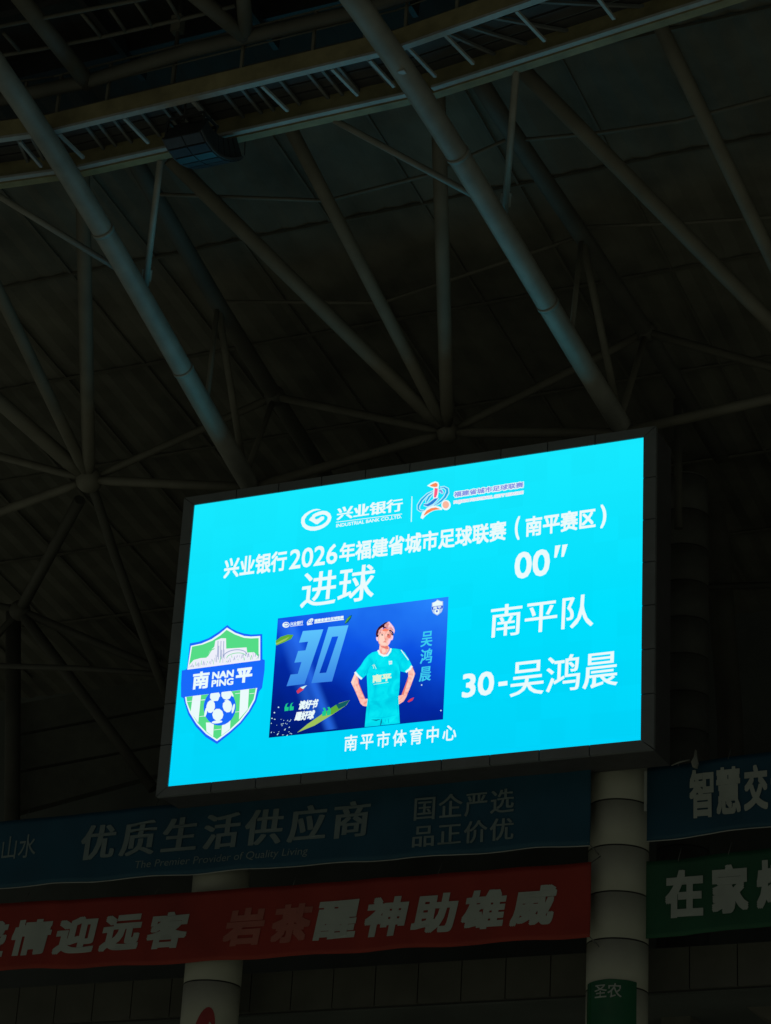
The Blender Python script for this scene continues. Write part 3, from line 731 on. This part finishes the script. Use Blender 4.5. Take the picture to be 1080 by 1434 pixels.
c4.poly(b, [(800, 608), (818, 592), (838, 584), (828, 602), (808, 612)], 3, 3)
for i in range(34):
    X, Y = random.uniform(35, 150), random.uniform(700, 800); 
    if Y > 812 - (X - 22) * .1: continue
    l = random.uniform(2, 8); a = random.uniform(-1.2, .2); c4.stroke(b, [(X, Y), (X + l * math.cos(a), Y + l * math.sin(a))], random.uniform(2, 4.5), 3, 4)
for X, Y in ((55, 670), (78, 640), (988, 658), (880, 515)): c4.ell(b, (X, Y), 4, 4, 3, 4, n=8)
sbuild(b, 'leaf_pattern', MLf)
b = MB(); MS = [g_white, glow('led_mint', (30, 200, 140))]
c4.text(b, '读好书', (186, 656), (306, 592), 4, bold=.05, shear=.22); c4.text(b, '踢好球', (165, 718), (287, 654), 4, bold=.05, shear=.22)
for X, Y, fl in ((112, 640, 1), (140, 637, 1), (322, 668, -1), (348, 664, -1)):
    c4.poly(b, [(X, Y + 22 * fl), (X + 22 * 1, Y + 19 * fl), (X + 24, Y - 2 * fl), (X + 12, Y - 1 * fl), (X + 14, Y - 14 * fl), (X + 22, Y - 24 * fl), (X + 8, Y - 18 * fl), (X, Y + 2 * fl)] if fl > 0 else
            [(X, Y + 22), (X + 22, Y + 19), (X + 24, Y - 8), (X + 16, Y - 26), (X + 4, Y - 24), (X + 12, Y - 8), (X + 2, Y - 4)], 4, 1)
sbuild(b, 'slogan_text', MS)
b = MB()
for ch, bl, tr in (('吴', (873, 303), (946, 210)), ('鸿', (869, 398), (944, 308)), ('晨', (864, 498), (938, 408))): c4.text(b, ch, bl, tr, 3, bold=.008, xbold=.022, shear=.05)
sbuild(b, 'player_name_text', glow('led_name_cyan', (60, 205, 240)))
b = MB()
c4.ell(b, (120, 178), 20, 16, 3, 0, rot=-8); c4.stroke(b, c4.earc((122, 177), 12, 8, -8, -150, 150, 14), 4, 4, 1)
c4.text(b, '兴业银行', (144, 184), (216, 154), 3, bold=.03); c4.stroke(b, [(144, 187), (216, 178)], 2.5, 3, 0)
c4.ell(b, (255, 158), 22, 11, 3, 0, rot=-40); c4.stroke(b, c4.earc((255, 158), 13, 6, -40, 0, 300, 14), 3, 4, 1); c4.stroke(b, [(238, 178), (268, 172)], 6, 3, 0)
c4.text(b, '福建省城市足球联赛', (278, 164), (444, 126), 3, bold=.05); c4.stroke(b, [(278, 168), (444, 147)], 6, 3, 0)
cr = [(968, 36), (985, 44), (1000, 46), (1000, 84), (992, 106), (968, 126), (944, 112), (936, 92), (938, 54), (955, 50)]
c4.poly(b, cr, 3, 2); c4.poly(b, [(942, 56), (968, 42), (996, 50), (996, 66), (942, 74)], 4, 0); c4.poly(b, [(938, 78), (1000, 70), (998, 86), (938, 94)], 4, 1); c4.ell(b, (966, 104), 14, 15, 4, 0, n=12)
c4.ell(b, (966, 102), 6, 7, 5, 1, n=5)
c4.text(b, '南平', (945, 92), (992, 72), 5, bold=.03)
sbuild(b, 'sponsor_marks', [g_white, glow('led_mark_blue', (30, 90, 220)), glow('led_silver', (185, 205, 235))])

# --- the player shown in the picture
c8 = CV(470, 860, 8.308)
b = MB(); MP = [glow_soft('led_jersey', (2, 222, 240), (0, 200, 226), (10, 240, 250), 3.5), glow_soft('led_skin', (255, 188, 172), (238, 150, 136), (255, 212, 200), 9), glow('led_skin_dark', (232, 125, 112)), glow_soft('led_hair', (52, 18, 38), (20, 8, 40), (120, 50, 60), 16), glow_soft('led_hair_tint', (245, 178, 180), (190, 110, 115), (255, 225, 235), 16), g_white,
                glow('led_jersey_fold', (0, 194, 226)), glow('led_jersey_light', (20, 236, 250)), glow('led_print_yellow', (225, 245, 215)), glow('led_string', (10, 90, 130)), glow('led_skin_light', (255, 214, 198)), glow('led_forehead', (252, 135, 105)), glow('led_rim_pink', (248, 205, 232))]
c8.poly(b, [(222, 680), (176, 790), (228, 900), (285, 1035), (312, 1062), (345, 1070), (400, 1056), (414, 1020), (404, 988), (352, 980), (338, 985), (295, 890), (258, 800), (262, 748)], 4, 1)
c8.poly(b, [(222, 680), (176, 790), (200, 840), (215, 780), (240, 715)], 4.5, 10); c8.stroke(b, [(262, 760), (262, 800), (300, 895), (342, 985)], [4, 8, 8, 4], 4.5, 2)
for yy in (1005, 1022, 1038): c8.stroke(b, [(360, yy), (410, yy - 4)], 4, 4.6, 2)
c8.poly(b, [(886, 600), (838, 650), (842, 720), (800, 850), (765, 938), (735, 945), (690, 955), (668, 975), (690, 982), (664, 1010), (672, 1022), (700, 1015), (662, 1052), (684, 1050), (704, 1040), (690, 1066), (720, 1056), (790, 1010), (820, 958), (880, 810), (922, 690)], 4, 1)
c8.stroke(b, [(845, 730), (805, 850), (775, 935)], [6, 16, 22], 4.5, 2); c8.stroke(b, [(905, 650), (905, 720), (870, 810)], [6, 14, 6], 4.5, 10)
for a_ in ((700, 985), (715, 1010), (722, 1035)): c8.stroke(b, [a_, (a_[0] + 40, a_[1] - 28)], 4, 4.6, 2)
jers = [(492, 425), (425, 440), (375, 475), (330, 528), (285, 600), (220, 675), (300, 758), (358, 700), (366, 850), (372, 960), (352, 1120), (335, 1312), (745, 1268), (735, 1100), (728, 960), (742, 850), (748, 660), (815, 678), (886, 595), (850, 520), (800, 440), (762, 408), (700, 398), (640, 395), (615, 460), (560, 488), (515, 465)]
c8.poly(b, jers, 5, 0)
for s_, wd in (([(358, 700), (372, 640), (395, 590)], [14, 10, 2]), ([(748, 660), (742, 600), (752, 560)], [12, 8, 2]), ([(330, 700), (352, 660), (372, 600)], [8, 6, 2]), ([(372, 960), (390, 1080), (380, 1180)], [4, 10, 3]), ([(728, 960), (712, 1060), (720, 1150)], [3, 9, 3]), ([(480, 520), (450, 600), (440, 660)], [2, 6, 2]), ([(420, 1196), (560, 1200), (700, 1170)], [3, 5, 3])):
    c8.stroke(b, s_, wd, 5.6, 6)
c8.stroke(b, [(222, 672), (262, 720), (302, 752)], 24, 6, 5); c8.stroke(b, [(886, 600), (858, 640), (815, 672)], 24, 6, 5)
c8.stroke(b, [(760, 415), (800, 470), (845, 530)], 9, 6, 5)
ch_ = CV(515, 862, 21.6)
ch_.poly(b, [(350, 890), (600, 900), (650, 960), (625, 1080), (530, 1185), (400, 1195), (335, 1080)], 5.8, 1); ch_.poly(b, [(370, 880), (500, 945), (600, 900), (625, 1010), (560, 1000), (480, 975), (400, 950)], 5.9, 2); ch_.poly(b, [(420, 1010), (520, 1000), (540, 1100), (440, 1130)], 6, 10)
c8.stroke(b, [(492, 415), (512, 460), (555, 482), (600, 474), (632, 430), (640, 396)], 22, 6.1, 5)
ch_.ell(b, (282, 690), 34, 78, 6.1, 12, rot=-8, n=14); ch_.ell(b, (728, 660), 36, 84, 6.1, 12, rot=10, n=14)
ch_.poly(b, [(305, 660), (320, 560), (430, 420), (520, 370), (630, 410), (705, 530), (735, 610), (705, 720), (660, 830), (600, 905), (500, 940), (400, 915), (335, 850), (308, 760)], 6.3, 1)
ch_.poly(b, [(340, 640), (450, 560), (520, 640), (500, 760), (560, 860), (470, 900), (370, 850), (325, 740)], 6.4, 10)
ch_.poly(b, [(440, 420), (520, 368), (630, 410), (610, 452), (540, 470), (445, 462)], 6.5, 11); ch_.poly(b, [(580, 560), (690, 560), (695, 640), (640, 690), (580, 640)], 6.5, 2); ch_.poly(b, [(640, 700), (715, 690), (660, 830), (615, 890), (610, 800)], 6.5, 12)
for q in ([(390, 575), (440, 560), (462, 580), (440, 600)], [(580, 575), (615, 555), (650, 580), (610, 592)]): ch_.poly(b, q, 6.7, 3)
ch_.stroke(b, [(385, 545), (430, 522), (470, 535)], [6, 14, 6], 6.7, 2); ch_.stroke(b, [(575, 535), (620, 520), (665, 540)], [6, 14, 6], 6.7, 2)
ch_.stroke(b, [(515, 600), (510, 690), (545, 712)], [8, 14, 20], 6.7, 2); ch_.stroke(b, [(455, 800), (505, 786), (560, 796)], [8, 34, 8], 6.7, 2); ch_.stroke(b, [(400, 905), (500, 935), (590, 905)], [6, 14, 6], 6.7, 2)
ch_.poly(b, [(262, 650), (238, 560), (262, 440), (330, 340), (430, 262), (520, 205), (615, 178), (600, 240), (520, 300), (500, 350), (440, 380), (360, 470), (400, 500), (330, 590), (300, 640)], 6.9, 3)
ch_.poly(b, [(300, 570), (330, 440), (390, 380), (462, 338), (445, 410), (385, 510), (325, 585)], 7.1, 4)
ch_.poly(b, [(505, 268), (600, 190), (640, 176), (700, 235), (790, 350), (815, 450), (795, 545), (755, 470), (640, 425), (565, 362), (500, 330)], 7.1, 4); ch_.poly(b, [(620, 200), (650, 190), (720, 270), (790, 380), (800, 450), (740, 380), (680, 290)], 7.3, 12)
ch_.poly(b, [(480, 335), (560, 350), (580, 372), (520, 372), (470, 380)], 7.3, 3)
ch_.poly(b, [(632, 440), (690, 428), (760, 500), (775, 590), (725, 592), (690, 520)], 7.3, 3); ch_.stroke(b, [(670, 460), (710, 500), (740, 560)], [6, 18, 6], 7.5, 4)
c8.text(b, '南平', (424, 798), (650, 680), 6.5, bold=.05, mi=8); c8.stroke(b, [(440, 815), (612, 790)], 5, 6.5, 8)
c8.stroke(b, [(425, 600), (445, 580), (440, 630)], 7, 6.5, 8); c8.stroke(b, [(450, 590), (470, 635)], 6, 6.5, 8)
c8.poly(b, [(616, 545), (655, 540), (654, 578), (620, 585)], 6.5, 5); c8.stroke(b, [(628, 552), (630, 575)], 6, 7, 6); c8.stroke(b, [(642, 550), (644, 572)], 6, 7, 6)
c8.stroke(b, [(415, 1226), (470, 1232), (515, 1222)], [3, 14, 4], 6.5, 9); c8.stroke(b, [(532, 1218), (528, 1255), (520, 1290)], [6, 14, 8], 6.5, 9); c8.stroke(b, [(575, 1222), (580, 1250)], 8, 6.5, 6); c8.stroke(b, [(610, 1215), (615, 1265)], 10, 6.5, 6)
sbuild(b, 'person', MP)

# ================================================================== BANNERS
def banner(name, label, cloth, top_px, bot_px, wv, hem=True, amp=.014, ph=0.0):
    """top_px / bot_px: edges of the cloth; both are given at the same number of points"""
    T = [uvw(onw(x, y, wv)) for x, y in top_px]; B2 = [uvw(onw(x, y, wv)) for x, y in bot_px]
    ut = [q[0] for q in T]; vt = [q[1] for q in T]; ub = [q[0] for q in B2]; vb = [q[1] for q in B2]
    u0, u1 = min(ut[0], ub[0]), max(ut[-1], ub[-1])
    wav = lambda u, v: amp * (math.sin(u * 2.1 + v * .8 + ph) + .6 * math.sin(u * 4.3 - v * 2.7 + ph) + .3 * math.sin(u * 8.3 + v * 3.3 + 2 * math.sin(u * .9)))
    def place(u, v, dd): return P(u, v, wv + wav(u, v) + dd)
    top = lambda u: np.interp(u, ut, vt) - .012 * abs(math.sin(u * 1.9 + ph)); bot = lambda u: np.interp(u, ub, vb) + .018 * math.sin(u * 2.7 + ph)
    nu, nv = int((u1 - u0) / .07), 14
    vs = []; fs = []
    for j in range(nv + 1):
        for i in range(nu + 1):
            u = u0 + (u1 - u0) * i / nu; a, c = bot(u), top(u); vs.append(place(u, a + (c - a) * j / nv, 0))
    for j in range(nv):
        for i in range(nu): fs.append((j * (nu + 1) + i, j * (nu + 1) + i + 1, (j + 1) * (nu + 1) + i + 1, (j + 1) * (nu + 1) + i))
    t = thing(name, P((u0 + u1) / 2, vb[0], wv), label, 'banner', 'banners below the screen')
    b = MB(); b.add(vs, fs, 0, True); o = b.build('cloth', cloth, t)
    sm = o.modifiers.new('thick', 'SOLIDIFY'); sm.thickness = .012; sm.offset = -1
    if hem:
        b = MB(); b.tube([place(u0 + (u1 - u0) * i / nu, bot(u0 + (u1 - u0) * i / nu) - .012, 0) for i in range(nu + 1)], .012, 6); b.build('hem', m_hem, t)
    for u_, du in ((u0 + .05, -.22), (u1 - .05, .16)):
        for v_, dv in ((top(u_) - .06, .25), (bot(u_) + .06, -.2)):
            b = MB(); b.tube([place(u_, v_, .01), P(u_ + du, v_ + dv, wv - .25)], .012, 6); b.build('tie_rope', paint('tie_cord', (.10, .105, .10), .8), t)
    for f_ in (.2, .4, .6, .8):
        u_ = u0 + (u1 - u0) * f_; v_ = top(u_) - .04
        b = MB(); b.tube([place(u_, v_, .01), P(u_ + .03, v_ + .3, wv - .12)], .01, 6); b.build('tie_rope', paint('tie_cord', (.10, .105, .10), .8), t)
    return t, place, wv
def btext(mb, place, wv, s, bl, tr, **k):
    q0, q1 = uvw(onw(*bl, wv)), uvw(onw(*tr, wv))
    lettering(mb, s, q0[0], q1[0], q0[1], q1[1], place, d0=.026, dd=.0002, **k)
WB = -.95
t, pl, _ = banner('banner', 'long blue banner with pale serif lettering, directly below the screen', m_blue,
                  [(-140, 1164), (100, 1141), (300, 1120), (560, 1095), (826, 1068)], [(-140, 1252), (0, 1243), (400, 1213), (600, 1199), (826, 1182)], WB)
b = MB(); btext(b, pl, WB, '山水', (2, 1205), (54, 1168), bold=.004); btext(b, pl, WB, '江', (-42, 1209), (-10, 1174), bold=.004); b.build('thin_lettering', m_printdim, t)
b = MB(); btext(b, pl, WB, '优质生活供应商', (110, 1206), (522, 1120), bold=.008, xbold=.028, spacing=1.28, shear=.06); b.build('large_lettering', m_printdim, t)
b = MB(); btext(b, pl, WB, 'The Premier Provider of Quality Living', (188, 1220), (433, 1186), bold=.0, shear=.15); b.build('small_lettering', m_printdim, t)
b = MB(); btext(b, pl, WB, '国企严选', (580, 1150), (722, 1104), bold=.004, xbold=.016, spacing=1.12); btext(b, pl, WB, '品正价优', (578, 1188), (721, 1145), bold=.004, xbold=.016, spacing=1.12); b.build('slogan_lettering', m_printdim, t)
t, pl, _ = banner('banner', 'long red banner with heavy white slanted lettering, under the blue one', m_red,
                  [(-140, 1275), (0, 1265), (200, 1254), (400, 1240), (826, 1207)], [(-140, 1368), (0, 1359), (200, 1352), (400, 1340), (826, 1312)], WB, hem=False, ph=1.3)
def slope_text(b, pl, wv, chars, mi=0, grow=0, **k):
    for ch, bl, tr in chars:
        bl, tr = (bl[0] - grow, bl[1] + grow * .3), (tr[0] + grow, tr[1] - grow * .3)
        btext(b, pl, wv, ch, bl, tr, mi=mi, **k)
b = MB()
slope_text(b, pl, WB, [('盛', (-44, 1343), (14, 1290)), ('情', (14, 1339), (75, 1287)), ('迎', (75.5, 1337), (139, 1283)), ('远', (140, 1333), (202, 1280)), ('客', (205, 1330), (267, 1276))], bold=.044, shear=.17, grow=3)
slope_text(b, pl, WB, [('醒', (440, 1317), (505, 1260)), ('神', (510, 1313), (573, 1255)), ('助', (577, 1308), (642, 1250)), ('雄', (646, 1303), (711, 1245)), ('威', (716, 1298), (781, 1239))], bold=.044, shear=.17, grow=3)
b.build('white_lettering', m_print, t)
b = MB(); slope_text(b, pl, WB, [('岩', (313, 1326), (374, 1271)), ('茶', (379, 1322), (439, 1265))], bold=.044, shear=.17, grow=3); b.build('red_lettering', m_printred, t)
WR = -1.75
t, pl, _ = banner('banner', 'blue banner with white block lettering, right of the cream column', m_blue,
                  [(880, 1078), (962, 1068), (1080, 1052), (1240, 1030)], [(880, 1180), (940, 1174), (1080, 1156), (1240, 1136)], WR, ph=2.2)
b = MB(); slope_text(b, pl, WR, [('智', (966, 1147), (1000, 1076)), ('慧', (1004, 1142), (1038, 1073)), ('交', (1043, 1137), (1076, 1070)), ('通', (1081, 1132), (1115, 1064))], bold=.032); b.build('white_lettering', m_print, t)
b = MB(); p0, p1 = uvw(onw(902.5, 1080, -1.5)), uvw(onw(903.5, 1136, -1.5))
b.box(P(p0[0] + .03, (p0[1] + p1[1]) / 2, -1.5), HH * .028, UP * (p0[1] - p1[1]) / 2, NN * .01); b.build('side_hem', m_hem, t)
t, pl, _ = banner('banner', 'green banner with white block lettering, right of the cream column', m_green,
                  [(880, 1209), (960, 1201), (1080, 1187), (1240, 1170)], [(880, 1315), (960, 1310), (1080, 1296), (1240, 1280)], WR, hem=False, ph=3.1)
b = MB(); slope_text(b, pl, WR, [('在', (932, 1287), (985, 1216)), ('家', (997, 1281), (1049, 1209)), ('烤', (1061, 1274), (1113, 1202))], bold=.045); b.build('white_lettering', m_print, t)
# a rag of cloth caught on the top edge of the right blue banner
b = MB(); c_ = onw(974, 1062, -1.55)
pts = [(-.05, -.20), (.04, -.22), (.07, -.10), (.035, .02), (.025, .17), (-.005, .15), (-.02, .02), (-.07, -.09)]
fr = [c_ + HH * x + UP * y + NN * (.05 + .03 * math.sin(i * 2.1)) for i, (x, y) in enumerate(pts)]; bk = [c_ + HH * x * .9 + UP * y - NN * .03 for x, y in pts]
n = len(pts); b.add(fr + bk, [tuple(range(n)), tuple(range(2 * n - 1, n - 1, -1))] + [(i, i + n, (i + 1) % n + n, (i + 1) % n) for i in range(n)])
b.tube([onw(940, 1072, -1.55), onw(952, 1067, -1.55), onw(966, 1064, -1.55)], [.012, .022, .012], 6)
tag(b.build('cloth_rag', paint('grey_rag', (.22, .23, .21), .8)), 'small pale rag tied on the top edge of the right blue banner', 'rag')

# ================================================================== POSTER AND STICKER ON THE COLUMNS
uc, wc = 4.41, -1.8
camuv = uvw(CAM); th0 = math.atan2(camuv[2] - wc, camuv[0] - uc)       # angle towards the camera
def cyl(uc, wc, r, th, v): return P(uc + r * math.cos(th), v, wc + r * math.sin(th))
vtp = uvw(onw(866, 1373, wc + .6))[1]
t = thing('column_poster', cyl(uc, wc, RC, th0, vtp - 2), 'glossy green poster wrapped round the foot of the right cream column', 'poster')
b = MB(); nn_ = 28; A0, A1 = th0 + R(68), th0 - R(38); vs = []; fs = []
for j, v in enumerate((vtp, vtp - .5, vtp - 1.5, vtp - 3.2)):
    for i in range(nn_ + 1):
        a = A0 + (A1 - A0) * i / nn_; vs.append(cyl(uc, wc, RC + .006 + .008 * (math.sin(a * 9 + v * 3) * .5 + .5), a, v + (.03 * math.sin(i / nn_ * 3) if j == 0 else 0)))
for j in range(3):
    for i in range(nn_): fs.append((j * (nn_ + 1) + i, j * (nn_ + 1) + i + 1, (j + 1) * (nn_ + 1) + i + 1, (j + 1) * (nn_ + 1) + i))
b.add(vs, fs, 0, True); b.build('sheet', m_poster, t)
b = MB()
def cplace(u, v, d): return cyl(uc, wc, RC + .02 + d, th0 - u / RC, v)
v1_ = uvw(onw(866, 1377, wc + .6))[1]; v0_ = uvw(onw(866, 1397, wc + .6))[1]
lettering(b, '圣农', -.475, .09, v0_, v1_, cplace, bold=.01, dd=.0006); b.build('lettering', m_print, t)
uc2 = -4.98; th2 = math.atan2(camuv[2] - wc, camuv[0] - uc2)
v2 = uvw(onw(290, 1411, wc + .6))[1]
b = MB(); out_ = []
for i in range(28):
    a = 2 * math.pi * i / 28; x, y = .23 * math.cos(a), .62 * math.sin(a) - .6; x += .28 * (y + .6) * .5
    out_.append((x - .12, v2 + y))
cc = [cyl(uc2, wc, RC + .008, th2 - x / RC, v) for x, v in out_]; ctr_ = cyl(uc2, wc, RC + .008, th2 + .12 / RC, v2 - .6)
b.add([ctr_] + cc, [(0, 1 + i, 1 + (i + 1) % 28) for i in range(28)], 0, True)
tag(b.build('column_sticker', paint('red_sticker', (.30, .03, .03), .5)), 'rounded red sticker on the left cream column', 'sticker')

# ================================================================== STANDS BEHIND
WF = -2.9
def vat(x, y, wv): return uvw(onw(x, y, wv))[1]
ftop, fbot = vat(600, 1348, WF), vat(600, 1404, WF)
ft = thing('parapet_wall', P(0, fbot, WF), 'pale grey panelled parapet wall under the red and green banners', 'wall')
b = MB(); u = -24.0; pw = 1.02; i = 0
while u < 20:
    b.box(P(u + pw / 2, (ftop + fbot) / 2, WF - .05), HH * (pw / 2 - .012), UP * (ftop - fbot) / 2, NN * .05); u += pw
b.build('panels', m_panel, ft)
b = MB(); b.box(P(-2, (ftop + fbot) / 2, WF - .2), HH * 22, UP * ((ftop - fbot) / 2 - .01), NN * .09); b.build('backing', m_groove, ft)
b = MB(); b.box(P(-2, fbot + .12, WF - 5.5), HH * 22, UP * .15, NN * 5.2)
tag(b.build('concourse_slab', m_wall), 'dark concrete concourse slab behind the panelled parapet wall', 'slab')
b = MB(); b.box(P(0, -8, -17.5), HH * 34, UP * 20.8, NN * .3)
tag(b.build('back_wall', m_wall), 'dark tall back wall closing the stand behind the columns', 'wall')
# stepped precast panels at the back left
pt = thing('precast_wall', onw(140, 1120, -10.5), 'dim stack of precast wall panels left of the screen', 'wall')
rows = [((20, 985), (235, 945)), ((20, 1030), (235, 990)), ((20, 1082), (235, 1042)), ((20, 1140), (235, 1082))]
for (a_, c_), (d_, e_) in zip(rows[:-1], rows[1:]):
    b = MB(); g_ = 2
    F = [onw(a_[0], a_[1] + g_, -9.5), onw(c_[0], c_[1] + g_, -12.0), onw(e_[0], e_[1] - g_, -12.0), onw(d_[0], d_[1] - g_, -9.5)]
    b.add(F + [q - NN * .3 for q in F], [(0, 1, 2, 3), (7, 6, 5, 4), (0, 4, 5, 1), (1, 5, 6, 2), (2, 6, 7, 3), (3, 7, 4, 0)]); b.build('panel', m_wall if False else paint('dim_precast', (.12, .125, .108), .8), pt)
# stair soffits in the dark below
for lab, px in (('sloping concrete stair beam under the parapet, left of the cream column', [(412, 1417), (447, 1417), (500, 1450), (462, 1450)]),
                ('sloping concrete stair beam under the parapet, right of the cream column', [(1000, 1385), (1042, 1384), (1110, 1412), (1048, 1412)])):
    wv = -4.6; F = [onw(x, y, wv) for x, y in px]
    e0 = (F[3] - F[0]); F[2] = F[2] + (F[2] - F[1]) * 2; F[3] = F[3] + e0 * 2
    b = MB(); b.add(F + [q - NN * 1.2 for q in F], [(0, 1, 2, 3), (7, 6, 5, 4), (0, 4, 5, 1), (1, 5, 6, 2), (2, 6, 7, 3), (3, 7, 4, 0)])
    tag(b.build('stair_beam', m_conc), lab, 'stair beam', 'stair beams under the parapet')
# rear piers seen under the parapet
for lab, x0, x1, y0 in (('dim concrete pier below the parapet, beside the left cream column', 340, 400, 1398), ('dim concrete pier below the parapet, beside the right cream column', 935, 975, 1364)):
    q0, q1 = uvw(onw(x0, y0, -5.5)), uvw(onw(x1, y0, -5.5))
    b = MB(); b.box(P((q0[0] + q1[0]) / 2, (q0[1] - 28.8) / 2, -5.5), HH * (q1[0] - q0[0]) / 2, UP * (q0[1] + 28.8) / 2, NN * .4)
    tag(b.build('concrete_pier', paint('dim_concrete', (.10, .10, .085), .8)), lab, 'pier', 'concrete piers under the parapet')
